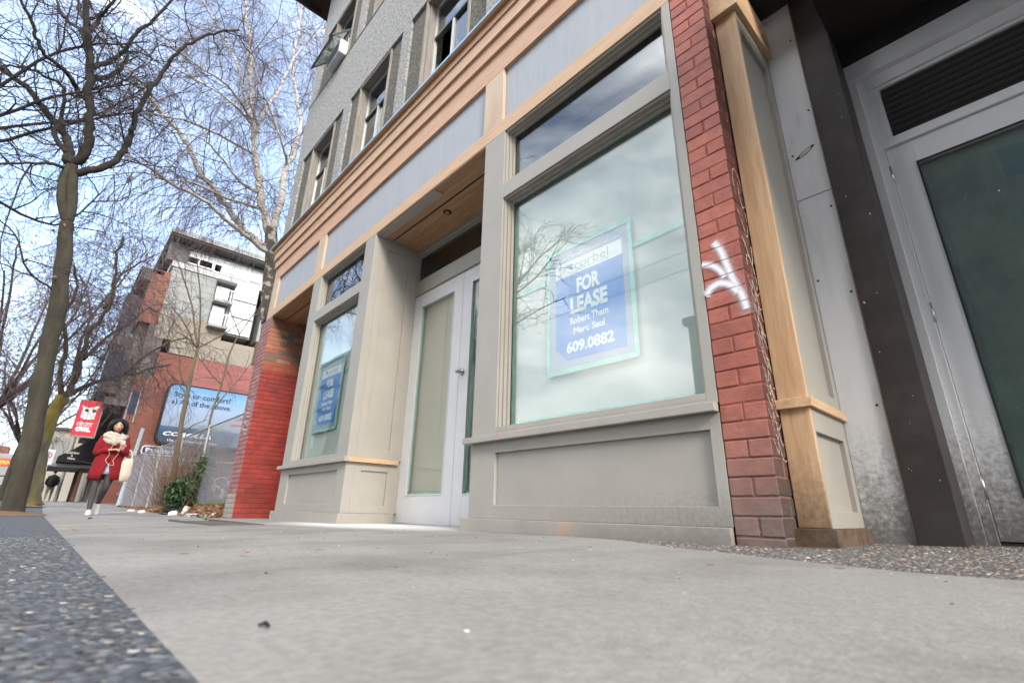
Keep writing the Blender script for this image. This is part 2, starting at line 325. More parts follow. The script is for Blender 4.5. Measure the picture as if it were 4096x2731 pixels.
# ---------------- ground ----------------
mat('soil', (.10, .085, .065), .95, .3, 3., .6, 30., col2=(.16, .13, .09), c2scale=6)
mat('asphalt', (.055, .057, .06), .9, .15, 3., .5, 200.)
mat('kerb_concrete', (.36, .355, .34), .85, .12, 5., .3, 80.)
def pave_mat():
    m = mat('sidewalk_concrete', (.272, .260, .240), .8, .09, 1.7, .35, 170., col2=(.172, .162, .148), c2=(.44, .66), c2scale=1.1)
    t = m.node_tree; p = next(n for n in t.nodes if n.type == 'BSDF_PRINCIPLED'); src = p.inputs['Base Color'].links[0].from_socket
    g = next(n for n in t.nodes if n.type == 'NEW_GEOMETRY')
    n = N(t, 'ShaderNodeTexNoise'); n.inputs['Scale'].default_value = 75; n.inputs['Detail'].default_value = 3; L(t, g.outputs['Position'], n.inputs['Vector'])
    r = N(t, 'ShaderNodeMapRange'); r.inputs['From Min'].default_value = .35; r.inputs['From Max'].default_value = .7; r.inputs['To Min'].default_value = .86; r.inputs['To Max'].default_value = 1.1
    L(t, n.outputs[0], r.inputs['Value'])
    # dark specks and gum
    v = N(t, 'ShaderNodeTexVoronoi'); v.inputs['Scale'].default_value = 9; L(t, g.outputs['Position'], v.inputs['Vector'])
    rv = N(t, 'ShaderNodeMapRange'); rv.inputs['From Min'].default_value = .045; rv.inputs['From Max'].default_value = .075; rv.inputs['To Min'].default_value = .72; L(t, v.outputs['Distance'], rv.inputs['Value'])
    f = math_(t, 'MULTIPLY', r.outputs[0], rv.outputs[0])
    s = N(t, 'ShaderNodeVectorMath', operation='SCALE'); L(t, src, s.inputs[0]); L(t, f, s.inputs['Scale'])
    # cement dust by the doorway
    d = N(t, 'ShaderNodeVectorMath', operation='DISTANCE'); mp2 = N(t, 'ShaderNodeMapping'); mp2.inputs['Scale'].default_value = (.55, 1.5, 0)
    L(t, g.outputs['Position'], mp2.inputs[0]); L(t, mp2.outputs[0], d.inputs[0]); d.inputs[1].default_value = (-4.1*.55, .0, 0)
    nd = math_(t, 'ADD', d.outputs['Value'], math_(t, 'MULTIPLY', math_(t, 'SUBTRACT', n.outputs[0], .5), .5))
    rd = N(t, 'ShaderNodeMapRange', interpolation_type='SMOOTHSTEP'); rd.inputs['From Min'].default_value = 1.0; rd.inputs['From Max'].default_value = .35; rd.inputs['To Max'].default_value = .75; L(t, nd, rd.inputs['Value'])
    mxx = N(t, 'ShaderNodeMix', data_type='RGBA'); mxx.inputs['B'].default_value = (.72, .71, .70, 1); L(t, rd.outputs[0], mxx.inputs['Factor']); L(t, s.outputs[0], mxx.inputs['A'])
    # dirt gathered along the foot of the wall
    sx = N(t, 'ShaderNodeSeparateXYZ'); L(t, g.outputs['Position'], sx.inputs[0])
    n5 = N(t, 'ShaderNodeTexNoise'); n5.inputs['Scale'].default_value = 9; n5.inputs['Detail'].default_value = 6; L(t, g.outputs['Position'], n5.inputs['Vector'])
    yy = math_(t, 'ADD', sx.outputs[1], math_(t, 'MULTIPLY', math_(t, 'SUBTRACT', n5.outputs[0], .5), .22))
    a1 = N(t, 'ShaderNodeMapRange', interpolation_type='SMOOTHSTEP'); a1.inputs['From Min'].default_value = -.16; a1.inputs['From Max'].default_value = -.02; a1.inputs['To Max'].default_value = .7; L(t, yy, a1.inputs['Value'])
    a2 = N(t, 'ShaderNodeMapRange', interpolation_type='SMOOTHSTEP'); a2.inputs['From Min'].default_value = -3.0; a2.inputs['From Max'].default_value = -2.2; L(t, sx.outputs[0], a2.inputs['Value'])
    m5 = N(t, 'ShaderNodeMix', data_type='RGBA'); m5.inputs['B'].default_value = (.10, .09, .08, 1); L(t, math_(t, 'MULTIPLY', a1.outputs[0], a2.outputs[0]), m5.inputs['Factor']); L(t, mxx.outputs['Result'], m5.inputs['A'])
    L(t, m5.outputs['Result'], p.inputs['Base Color'])
pave_mat()
def agg_mat(name, tone, warm):
    m = bpy.data.materials.new(name); m.use_nodes = True; t = m.node_tree; p = t.nodes['Principled BSDF']; p.inputs['Roughness'].default_value = .75
    g = N(t, 'ShaderNodeNewGeometry'); v = N(t, 'ShaderNodeTexVoronoi'); v.inputs['Scale'].default_value = 95; L(t, g.outputs['Position'], v.inputs['Vector'])
    r = N(t, 'ShaderNodeValToRGB'); e = r.color_ramp; e.elements[0].position = 0; e.elements[0].color = (*[c*.55 for c in tone], 1); e.elements[1].position = 1; e.elements[1].color = (*warm, 1)
    for ps, c in ((.35, tone), (.6, tuple(c*1.35 for c in tone)), (.85, tuple(c*.8 for c in tone))):
        k = e.elements.new(ps); k.color = (*c, 1)
    sp = N(t, 'ShaderNodeSeparateColor'); L(t, v.outputs['Color'], sp.inputs[0]); L(t, sp.outputs[0], r.inputs[0])
    d = N(t, 'ShaderNodeMapRange'); d.inputs['From Min'].default_value = .25; d.inputs['From Max'].default_value = .75; d.inputs['To Min'].default_value = 1.05; d.inputs['To Max'].default_value = .45; L(t, v.outputs['Distance'], d.inputs['Value'])
    s = N(t, 'ShaderNodeVectorMath', operation='SCALE'); L(t, r.outputs[0], s.inputs[0]); L(t, d.outputs[0], s.inputs['Scale']); L(t, s.outputs[0], p.inputs['Base Color'])
    b = N(t, 'ShaderNodeBump'); b.invert = True; b.inputs['Distance'].default_value = .004; L(t, v.outputs['Distance'], b.inputs['Height']); L(t, b.outputs[0], p.inputs['Normal'])
    MATS[name] = m
agg_mat('aggregate_paving', (.095, .105, .12), (.26, .25, .24)); agg_mat('aggregate_brown', (.13, .125, .12), (.28, .22, .16))
def pebble_mat(name, stops):
    m = bpy.data.materials.new(name); m.use_nodes = True; t = m.node_tree; p = t.nodes['Principled BSDF']; p.inputs['Roughness'].default_value = .6
    g = N(t, 'ShaderNodeNewGeometry'); r = N(t, 'ShaderNodeValToRGB'); r.color_ramp.interpolation = 'CONSTANT'; e = r.color_ramp
    e.elements[0].position = 0; e.elements[0].color = (*stops[0][1], 1); e.elements[1].position = stops[1][0]; e.elements[1].color = (*stops[1][1], 1)
    for ps, c in stops[2:]: k = e.elements.new(ps); k.color = (*c, 1)
    L(t, g.outputs['Random Per Island'], r.inputs[0])
    n = N(t, 'ShaderNodeTexNoise'); n.inputs['Scale'].default_value = 300; L(t, g.outputs['Position'], n.inputs['Vector'])
    q = N(t, 'ShaderNodeMapRange'); q.inputs['To Min'].default_value = .8; q.inputs['To Max'].default_value = 1.2; L(t, n.outputs[0], q.inputs['Value'])
    s = N(t, 'ShaderNodeVectorMath', operation='SCALE'); L(t, r.outputs[0], s.inputs[0]); L(t, q.outputs[0], s.inputs['Scale']); L(t, s.outputs[0], p.inputs['Base Color'])
    MATS[name] = m
pebble_mat('pebbles', [(0, (.065, .072, .08)), (.25, (.10, .108, .12)), (.5, (.135, .143, .153)), (.72, (.17, .172, .17)), (.86, (.23, .215, .19)), (.95, (.19, .15, .12)), (.98, (.38, .37, .35))])
pebble_mat('pebbles_brown', [(0, (.10, .10, .105)), (.3, (.16, .15, .14)), (.55, (.22, .18, .14)), (.8, (.30, .22, .16)), (.92, (.12, .14, .16)), (.96, (.42, .40, .36))])
def sheet(name, x0, x1, y0, y1, dz, m, ystep=None, mb=None, xs=None):
    own = mb is None; mb = mb or MB()
    xs = sorted({x0, x1, *[g[0] for g in GX if x0 < g[0] < x1], *(xs or [])})
    ys = sorted({y0, y1, *[q for q in (-5, 3) if y0 < q < y1], *(ystep or [])})
    o = len(mb.v); nx = len(xs)
    mb.v += [(x, y, gz(x, y)+dz) for y in ys for x in xs]
    for j in range(len(ys)-1):
        for i in range(nx-1): mb.face((o+j*nx+i, o+j*nx+i+1, o+(j+1)*nx+i+1, o+(j+1)*nx+i))
    return tag(mb.build(name, m, fix=False), kind='structure') if own else mb
sheet('ground', -300, 300, -300, 300, -.16, 'soil')
# sidewalk with cut joints: separate slabs, 8 mm apart, in one sheet over a dark bed
sheet('sidewalk_bed', -70, 20, -1.985, 1.5, -.006, 'kerb_concrete')
mbp = MB()
def edge(x):
    E_ = [(-99, -.03), (-1.75, -.03), (-1.35, -.16), (-.97, -.39), (-.5, -.59), (-.29, -.70), (99, -.70)]
    for (a, ya), (b, yb) in zip(E_, E_[1:]):
        if x <= b: return ya+(yb-ya)*(x-a)/(b-a)+.010*noise.noise(Vector((x*14, 0, 0)))
joints = [20, 6, 2.4]+[-1.13]+[-1.13-1.52*k for k in range(1, 45)]
joints = sorted(set(joints))
for a, b in zip(joints, joints[1:]):
    w_ = .0012
    if b <= -2.6: sheet('', a+w_, b-w_, -1.985, -.02, 0, None, mb=mbp); sheet('', a+w_, b-w_, -.016, .62, 0, None, mb=mbp); continue
    n_ = 24; o_ = len(mbp.v)
    for i_ in range(n_+1):      # slabs with a ragged back edge against the exposed aggregate
        x_ = a+w_+(b-a-2*w_)*i_/n_; mbp.v += [(x_, -1.985, gz(x_, -1.985)), (x_, edge(x_), gz(x_, edge(x_)))]
    for i_ in range(n_): mbp.face((o_+2*i_, o_+2*i_+2, o_+2*i_+3, o_+2*i_+1))
tag(mbp.build('sidewalk', 'sidewalk_concrete', fix=False), kind='structure')
sheet('aggregate_strip', -2.65, 20, -.72, 1.5, -.003, 'aggregate_brown')
sheet('boulevard_strip', -70, 20, -4.2, -1.985, .0, 'aggregate_paving')
k_ = MB()
for a, b in zip(range(-70, 21, 2), range(-68, 21, 2)):
    pol = [Vector((a+.004, y, 0)) for y in (-4.35, -4.2)]
    for z0 in (0,):
        k_.obox(((a+b)/2, -4.275, gx((a+b)/2)-.125), (1-.003, 0, (gx(b)-gx(a))/2), (0, .072, 0), (0, 0, .08))
tag(k_.build('kerb', 'kerb_concrete'), kind='structure')
sheet('road', -70, 20, -15.6, -4.35, -.115, 'asphalt')
sheet('far_sidewalk', -70, 20, -19.5, -15.8, .0, 'kerb_concrete')
mat('road_paint', (.6, .6, .58), .8); lm = MB()
for x in range(-68, 18, 6): sheet('', x, x+3, -9.9, -9.78, -.111, None, mb=lm)
tag(lm.build('road_marking', 'road_paint', fix=False), kind='structure')
# loose-faced pebbles standing out of the aggregate near the camera
def pebbles(name, m, n, fx, keep, size, zoff):
    mb = MB(); rr = random.Random(11)
    base = []
    for j, ph in enumerate((.55, 1.25)):
        for i in range(6): th = 2*math.pi*(i+.5*j)/6; base.append((math.sin(ph)*math.cos(th), math.sin(ph)*math.sin(th), math.cos(ph)))
    k = 0
    while k < n:
        x, y = fx(rr)
        if not keep(x, y): continue
        k += 1; s = size*(.45+rr.random()**1.6*1.1); o = len(mb.v); a = rr.uniform(0, 6.28); ca, sa = math.cos(a), math.sin(a)
        sx, sy, sz = s, s*rr.uniform(.6, .95), s*rr.uniform(.35, .6); z = gz(x, y)+zoff-s*.12
        for b in base:
            j = rr.uniform(.85, 1.15); px, py = b[0]*sx*j, b[1]*sy*j
            mb.v.append((x+px*ca-py*sa, y+px*sa+py*ca, z+b[2]*sz))
        mb.face([o+i for i in range(6)])
        for i in range(6): mb.face((o+i, o+(i+1) % 6, o+6+i)); mb.face((o+(i+1) % 6, o+6+(i+1) % 6, o+6+i)) if 0 else mb.face((o+i, o+6+i, o+6+(i-1) % 6))
    return tag(mb.build(name, m, smooth=True, fix=False), kind='stuff')
pebbles('pebbles', 'pebbles', 26000, lambda r: (.15-3.2*r.random()**1.5, -1.970-r.random()**.8*1.1), lambda x, y: (y > -2.1+x*.62-.12 if x < 0 else y > -2.3) and y < -1.984+.014*noise.noise(Vector((x*11, 3, 0)))+.008*noise.noise(Vector((x*40, 0, 0))), .0056, -.001)
pebbles('entrance_pebbles', 'pebbles_brown', 11000, lambda r: (.9-2.4*r.random(), -.72+r.random()*1.5), lambda x, y: y > edge(x)+.004 and (y < -.04 or x > -.6) and not (x > -.3 and y > .9) and y < .85, .0062, -.003)
# ---------------- the storefront building ----------------
B = empty('storefront_building', (-4.6, 0, 0), 'grey stuccoed building with a new grey and raw wood shopfront between brick piers', 'building')
def ringX(mb, x, xo, y0, y1, z0, z1, w, mi=0):
    mb.box(x, xo, y0, y0+w, z0, z1, mi); mb.box(x, xo, y1-w, y1, z0, z1, mi); mb.box(x, xo, y0+w, y1-w, z1-w, z1, mi); mb.box(x, xo, y0+w, y1-w, z0, z0+w, mi)
# window bays ------------------------------------------------------------
def bay(x0, x1, label, cx0, cx1):
    """x0..x1 outer, cx0..cx1 casing inner edges; returns the shop_window part"""
    m = MB()
    m.box(x0, cx0, 0, .09, .60, 3.12); m.box(cx1, x1, 0, .09, .60, 3.12)            # stiles
    m.box(cx0, cx1, 0, .10, 2.455, 2.592); m.box(cx0, cx1, .0, .10, .60, .618)        # rail and bottom
    wf = m.build('window_frame', 'grey_paint', B, bevel=.002); wf['label'] = label
    m = MB()
    for i, (w_, y) in enumerate(((.013, .014), (.027, .040), (.042, .066))):
        y1 = (.040, .066, .088)[i]
        for (z0, z1) in ((.618, 2.455), (2.592, 3.118)):
            a = cx0+(0 if i == 0 else (.011, .022)[i-1])*0
            m.ringY(cx0+.0005*i, cx1-.0005*i, z0+.0005*i, z1-.0005*i, w_, y, y1)
    m.box(cx0, cx1, .0, .02, .618, .650)
    m.build('glazing_bead', 'grey_paint_inner', wf, bevel=.0015)
    g = MB().box(cx0+.02, cx1-.02, .088, .094, .63, 2.445).build('pane', 'pane_glass', wf)
    g = MB().box(cx0+.02, cx1-.02, .088, .094, 2.60, 3.10).build('transom_pane', 'transom_glass', wf)
    p = MB(); nx, nz = 16, 20
    for j in range(nz+1):
        for i in range(nx+1):
            x = cx0+.004+(cx1-cx0-.008)*i/nx; z = .625+(2.45-.625)*j/nz
            p.v.append((x, .128+.006*noise.noise(Vector((x*2.2, z*1.6, 3))), z))
    for j in range(nz):
        for i in range(nx): p.face((j*(nx+1)+i, j*(nx+1)+i+1, (j+1)*(nx+1)+i+1, (j+1)*(nx+1)+i))
    p.build('window_paper', 'paper', wf, smooth=True)
    t = MB(); a, b = cx0+.034, cx1-.034
    rr = random.Random(int(x0*10))
    def strip(xa, za, xb, zb, wd, y=.112):
        n = 14; pts = [(xa+(xb-xa)*i/n, y, za+(zb-za)*i/n) for i in range(n+1)]
        dx, dz = xb-xa, zb-za; l = math.hypot(dx, dz); nx_, nz_ = -dz/l, dx/l; o = len(t.v)
        for q in pts:
            k1 = wd*.5+rr.uniform(-.0025, .0025); k2 = wd*.5+rr.uniform(-.0025, .0025)
            t.v += [(q[0]+nx_*k1, q[1]+rr.uniform(0, .002), q[2]+nz_*k1), (q[0]-nx_*k2, q[1]+rr.uniform(0, .002), q[2]-nz_*k2)]
        for i in range(n): t.face((o+2*i, o+2*i+1, o+2*i+3, o+2*i+2))
    strip(a, .675, b, .668, .036); strip(a+.008, .65, a+.008, 2.44, .028); strip(b-.006, .65, b-.006, 2.44, .03, .111); strip(a, 2.428, b, 2.432, .030)
    strip(a, 1.625, b, 1.64, .032, .120)
    t.build('masking_tape', 'tape_green', wf)
    # sill, kick panel and plinth
    s = MB(); s.box(x0-.05, x1 if x1 > -1 else x1+.045, -.045, .0, .556, .598); s.build('window_sill', 'grey_paint_worn', wf, bevel=.003)
    k = MB(); pz0, pz1 = .160, .484; px0, px1 = cx0, (cx1 if x1 > -1 else x1-.19)
    k.box(x0, px0, 0, .09, .08, .555); k.box(px1, x1, 0, .09, .08, .555); k.box(px0, px1, 0, .09, pz1, .555); k.box(px0, px1, 0, .09, .08, pz0)
    k.build('kick_panel_frame', 'grey_paint', B, bevel=.0015)
    MB().box(px0, px1, .022, .085, pz0, pz1).build('kick_panel', 'grey_paint', B)
    q = MB(); q.box(x0-.05, x1 if x1 > -1 else x1+.03, -.032, .0, -.10, .079); q.build('plinth_board', 'grey_paint_worn', B, bevel=.003)
    return wf
bay(-2.672, -.922, 'large shop window beside the right brick pier', -2.424, -.973)
bay(-6.435, -4.630, 'narrower shop window left of the doors', -6.172, -4.872)
# returns into the door recess (x = -4.63 faces +X, x = -2.672 faces -X)
for xf, s_ in ((-4.630, 1), (-2.672, -1)):
    m = MB(); xa, xb = xf-.06*s_, xf
    for (z0, z1, pa, pb) in ((.08, .555, .155, .482), (.60, 3.12, .70, 2.97)):
        m.box(xa, xb, .0905, .165, z0, z1); m.box(xa, xb, .455, .60, z0, z1); m.box(xa, xb, .165, .455, z0, pa); m.box(xa, xb, .165, .455, pb, z1)
    m.box(xa, xb-.0004*s_, .0, .0, 0, 0) if 0 else None
    m.build('return_frame', 'grey_paint_inner', B, bevel=.0015)
    MB().box(xa, xf-.018*s_, .165, .455, .155, .482).box(xa, xf-.018*s_, .165, .455, .70, 2.97).build('return_panel', 'grey_paint_inner', B)
    MB().box(xf, xf+.045*s_, .0005, .55, .5565, .5985).build('return_sill', 'fir_y' if s_ > 0 else 'grey_paint_worn', B, bevel=.003)
    MB().box(xf, xf+.03*s_, .0005, .56, -.10, .0785).build('return_plinth', 'grey_paint_worn', B, bevel=.003)
# doors, transom and soffit ---------------------------------------------
m = MB(); m.box(-4.63, -4.672+.0, .58, .70, 0, 0) if 0 else None
m.box(-4.69, -4.66, .56, .70, -.02, 3.12); m.box(-2.73, -2.69, .56, .70, -.02, 3.12); m.box(-4.66, -2.73, .575, .70, 2.502, 2.675); m.box(-4.66, -2.73, .575, .70, 3.06, 3.12)
m.ringY(-4.66, -2.73, 2.675, 3.06, .03, .60, .64)
m.build('door_frame', 'grey_paint_inner', B, bevel=.002)
MB().box(-4.64, -2.75, .625, .631, 2.70, 3.04).build('door_transom_pane', 'transom_glass', B)
for i, (x0, x1) in enumerate(((-4.658, -3.697), (-3.692, -2.732))):
    m = MB(); gx0, gx1 = x0+.178, x1-.152 if i == 0 else x1-.178
    if i: gx0 = x0+.152
    m.box(x0, gx0, .60, .645, -.005, 2.495); m.box(gx1, x1, .60, .645, -.005, 2.495); m.box(gx0, gx1, .60, .645, -.005, .262); m.box(gx0, gx1, .60, .645, 2.335, 2.495)
    m.ringY(gx0-.006, gx1+.006, .256, 2.341, .012, .594, .60)
    d = m.build('door', 'white_door', B, bevel=.002)
    MB().box(gx0, gx1, .615, .621, .262, 2.335).build('door_pane', 'door_glass', d)
    MB().quad((gx0-.03, .655, .24), (gx1+.03, .655, .24), (gx1+.03, .657, 2.36), (gx0-.03, .657, 2.36)).build('door_paper', 'paper_door' if i == 0 else 'paper', d)
    t = MB(); t.box(gx0, gx1, .628, .630, .262, .290); t.box(gx0, gx0+.022, .628, .6305, .262, 2.33); t.box(gx1-.012, gx1, .628, .6305, .9, 2.33)
    t.build('masking_tape', 'tape_green', d)
    if i:
        k = MB(); k.tube([(x0+.055, .60, 1.39), (x0+.055, .585, 1.39)], .032, 16); k.tube([(x0+.055, .585, 1.39), (x0+.055, .56, 1.39)], [.012, .014], 12)
        k.ell((x0+.055, .54, 1.39), (.026, .022, .026), 16, 10); k.build('door_knob', 'steel', d, smooth=True)
    for z in (2.27, 1.62, .985, .35):
        xx = x0 if i == 0 else x1
        h = MB(); h.tube([(xx-.002, .592, z-.055), (xx-.002, .592, z+.055)], .009, 8); h.box(xx-.03, xx+.02, .5955, .5995, z-.05, z+.05); h.build('hinge', 'steel', d)
MB().box(-4.66, -2.70, .57, .72, -.05, -.008).build('door_sill', 'alu_panel', B, bevel=.004)
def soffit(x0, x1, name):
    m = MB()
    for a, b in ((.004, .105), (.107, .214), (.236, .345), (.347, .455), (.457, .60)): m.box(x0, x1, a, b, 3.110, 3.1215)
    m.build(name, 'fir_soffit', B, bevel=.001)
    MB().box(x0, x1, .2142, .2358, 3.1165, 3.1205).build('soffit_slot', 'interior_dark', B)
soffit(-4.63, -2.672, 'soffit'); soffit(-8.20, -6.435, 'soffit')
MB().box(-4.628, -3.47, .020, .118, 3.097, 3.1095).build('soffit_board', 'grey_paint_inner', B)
for x in (-3.70, -6.93):
    m = MB(); m.tube([(x, .334, 3.106), (x, .334, 3.1095)], [.046, .046], 24); m.build('recessed_light', 'dark_rubber', B, smooth=False)
    MB().ell((x-.006, .334, 3.105), (.022, .022, .003), 16, 6).build('recessed_light_bulb', 'fir_soffit', B)
# frieze and cornice -----------------------------------------------------
FX0, FX1 = -8.50, -.70
m = MB(); m.box(FX0, FX1, 0, .12, 3.122, 3.262); m.build('frieze_bottom_rail', 'fir_x', B, bevel=.002)
MB().box(FX0, FX1, 0, .12, 3.845, 4.10).build('frieze_top_rail', 'cedar_x', B, bevel=.002)
st = [(-8.50, -8.22), (-6.515, -6.262), (-2.715, -2.465), (-.82, -.70)]
for a, b in st: MB().box(a, b, .001, .12, 3.2625, 3.8445).build('frieze_stile', 'plywood', B, bevel=.002)
MB().box(-8.3, FX1, .032, .11, 3.2625, 3.8445).build('frieze_panel', 'frieze_board', B)
pf = [(-.0005, 4.10, -.027, 4.265), (-.0005, 4.265, -.052, 4.42), (-.0005, 4.42, -.069, 4.505)]
for i, (ya, z0, yb, z1) in enumerate(pf):
    e = abs(yb); MB().box(FX0-e*1.6, FX1, yb, .3, z0+.0005*i, z1).build('cornice_board', ['cedar_x', 'fir_x', 'cedar_x'][i], B, bevel=.002)
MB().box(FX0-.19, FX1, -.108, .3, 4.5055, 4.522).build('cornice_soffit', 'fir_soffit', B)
MB().box(FX0-.20, FX1, -.118, .3, 4.5225, 4.552).build('cornice_flashing', 'flashing_blue', B, bevel=.001)
# upper stuccoed wall ----------------------------------------------------
XL, XR = -8.55, 2.6
wins = [(-7.775, -6.815), (-5.905, -4.935), (-4.055, -3.09), (-2.21, -1.245), (-.365, .60)]
ribs = [(-8.55, -8.20), (-6.475, -6.215), (-4.62, -4.395), (-2.775, -2.55), (-.93, -.705), (.95, 1.15)]
lv = [(4.75, 6.30), (7.80, 9.50)]
m = MB()
m.box(XL, XR, 0, .3, 4.5, lv[0][0]); m.box(XL, XR, 0, .3, lv[0][1], lv[1][0]-.02); m.box(XL, XR, 0, .3, lv[1][1], 11.2)
for z0, z1 in (lv[0], (lv[1][0]-.02, lv[1][1])):
    for a, b in ribs: m.box(a, b, .001, .3, z0, z1)
m.box(XL, XL+.25, .3, 9, 4.5, 11.2); m.box(XL+.0, XL+.25, .3, 9, 3.3, 4.5)
m.build('upper_wall', 'stucco_light', B)
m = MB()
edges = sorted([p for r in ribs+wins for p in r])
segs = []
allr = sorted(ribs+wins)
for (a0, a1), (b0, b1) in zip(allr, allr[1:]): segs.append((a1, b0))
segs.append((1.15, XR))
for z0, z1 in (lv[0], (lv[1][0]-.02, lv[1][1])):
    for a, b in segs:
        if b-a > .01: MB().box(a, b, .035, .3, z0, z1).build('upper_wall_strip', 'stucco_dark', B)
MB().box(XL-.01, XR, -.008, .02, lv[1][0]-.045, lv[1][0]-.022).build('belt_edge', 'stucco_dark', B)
MB().box(XL+.25, XR, 1.4, 1.5, 3.3, 11).build('interior_wall', 'interior_dark', B)
m = MB(); m.box(XL+.25, XR, .3, 1.4, 6.9, 7.0); m.box(XL+.25, XR, .3, 1.4, 3.2, 3.3); m.build('interior_floor', 'interior_dark', B)
for r_, (z0, z1) in enumerate(lv):
    for i, (a, b) in enumerate(wins):
        m = MB(); m.box(a, a+.035, .012, .16, z0, z1); m.box(b-.035, b, .012, .16, z0, z1); m.box(a+.035, b-.035, .012, .16, z1-.04, z1); m.box(a+.035, b-.035, .0, .16, z0, z0+.03)
        m.box(a+.035, a+.062, .05, .15, z0+.03, z1-.04)
        f = m.build('upper_window', 'old_wood', B, bevel=.002)
        m = MB(); m.ringY(a+.062, b-.036, z0+.031, z1-.041, .022, .135, .175)
        zm = z0+.92 if r_ == 0 else z0+.95
        m.box((a+b)/2-.018, (a+b)/2+.018, .128, .175, z0+.053, zm)
        m.build('sash', 'alu_white', f, bevel=.002)
        MB().box(a+.084, b-.058, .126, .178, zm, zm+.035).build('sash_rail', 'alu_dark', f)
        g = MB(); g.box(a+.084, b-.058, .150, .154, zm+.035, z1-.063)
        xm = (a+b)/2
        if not (r_ == 0 and i == 2): g.box(a+.084, xm-.018, .150, .154, z0+.053, zm)
        g.box(xm+.018, b-.058, .158, .162, z0+.053, zm)
        g.build('upper_window_pane', 'upper_glass', f)
        if (r_, i) != (0, 2):
            c = MB()
            for k in range(24):
                x = a+.08+(b-a-.14)*k/24; c.v += [(x, .30+.02*math.sin(k*1.9), z0+.05), (x, .30+.02*math.sin(k*1.9+.3), z1-.05)]
            for k in range(23):
                if 3 < k < 14 and i % 2: continue
                c.face((2*k, 2*k+2, 2*k+3, 2*k+1))
            c.build('curtain', 'interior_wall', f)
# tilted awning sash on the upper left window
m = MB(); a, b = -7.80, -6.83; H0 = Vector((0, .0, 8.42)); H1 = Vector((0, -.29, 8.03)); dv = (H1-H0).normalized(); ln = (H1-H0).length; nrm = Vector((0, dv.z, -dv.y)).normalized()
def sbar(mb, xa, xb, s0, s1, th=.012): mb.obox(Vector(((xa+xb)/2, 0, 0))+H0+dv*(s0+s1)/2*1.0, ((xb-xa)/2, 0, 0), dv*(s1-s0)/2, nrm*th)
sbar(m, a, b, 0, .03); sbar(m, a, b, ln-.03, ln); sbar(m, a, a+.03, .03, ln-.03); sbar(m, b-.03, b, .03, ln-.03)
o = m.build('awning_sash', 'glass_frame_dark', B); g = MB(); sbar(g, a+.03, b-.03, .03, ln-.03, .002); g.build('awning_sash_pane', 'upper_glass', o)
# eaves
m = MB(); m.box(-9.35, XR, -.62, 9, 11.2, 11.42); m.box(-9.3, XR, -.58, 9, 11.14, 11.2); m.build('eaves', 'eave_brown', B)
for x in range(-92, 26, 8): MB().box(x/10, x/10+.07, -.56, 0, 11.02, 11.14).build('eaves_bracket', 'eave_brown', B)
# interior shell so nothing shows through
m = MB(); m.box(-8.2, -.7, 1.5, 1.6, -.1, 3.2); m.box(-8.2, -.7, .72, 1.5, -.06, -.04); m.box(-8.2, -.7, .61, 1.5, 3.18, 3.3); m.build('shop_interior', 'interior_dark', B)
m = MB(); m.box(-8.2, -6.435, .95, 1.05, -.06, 3.2); m.box(-6.435, -6.39, .10, .95, -.06, 3.2); m.build('side_entrance_wall', 'grey_paint_inner', B)
MB().box(-2.69, -.73, .10, .16, 2.5, 2.6).box(-6.4, -4.9, .10, .16, 2.5, 2.6).box(-2.42, -.98, .20, .24, 3.0, 3.12).box(-6.17, -4.88, .20, .24, 3.0, 3.12).build('window_header', 'fir_soffit', B)
MB().box(-8.4, -.73, 9, 9.2, -.1, 11.2).box(2.4, 2.6, .3, 9, 3.3, 11.2).box(XL, XR, 0.3, 9.2, 11.0, 11.14).build('rear_wall', 'stucco_light', B)
# brick piers with real bricks -------------------------------------------
rb = random.Random(5)
pr = MB(); zc_ = -.0265; i = 0
while zc_ < 3.04:
    h_ = .0698; j = lambda: rb.uniform(-.0018, .0018)
    if i % 2: pr.box(-.918, -.824+j(), .0+j(), .178, zc_, zc_+h_); pr.box(-.815+j(), -.727+j(), .0+j(), .178, zc_, zc_+h_)
    else: pr.box(-.918, -.727+j(), .0+j(), .098, zc_, zc_+h_); pr.box(-.918, -.727+j(), .107, .178, zc_, zc_+h_)
    zc_ += .0763; i += 1
# side faces (+X) get a darker brown colour
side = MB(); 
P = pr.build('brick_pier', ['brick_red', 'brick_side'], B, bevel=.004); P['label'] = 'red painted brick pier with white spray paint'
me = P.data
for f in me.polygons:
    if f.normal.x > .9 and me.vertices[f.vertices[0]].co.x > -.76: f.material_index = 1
MB().box(-.916, -.731, .0035, .176, -.05, 3.12).build('mortar', 'mortar_red', P)
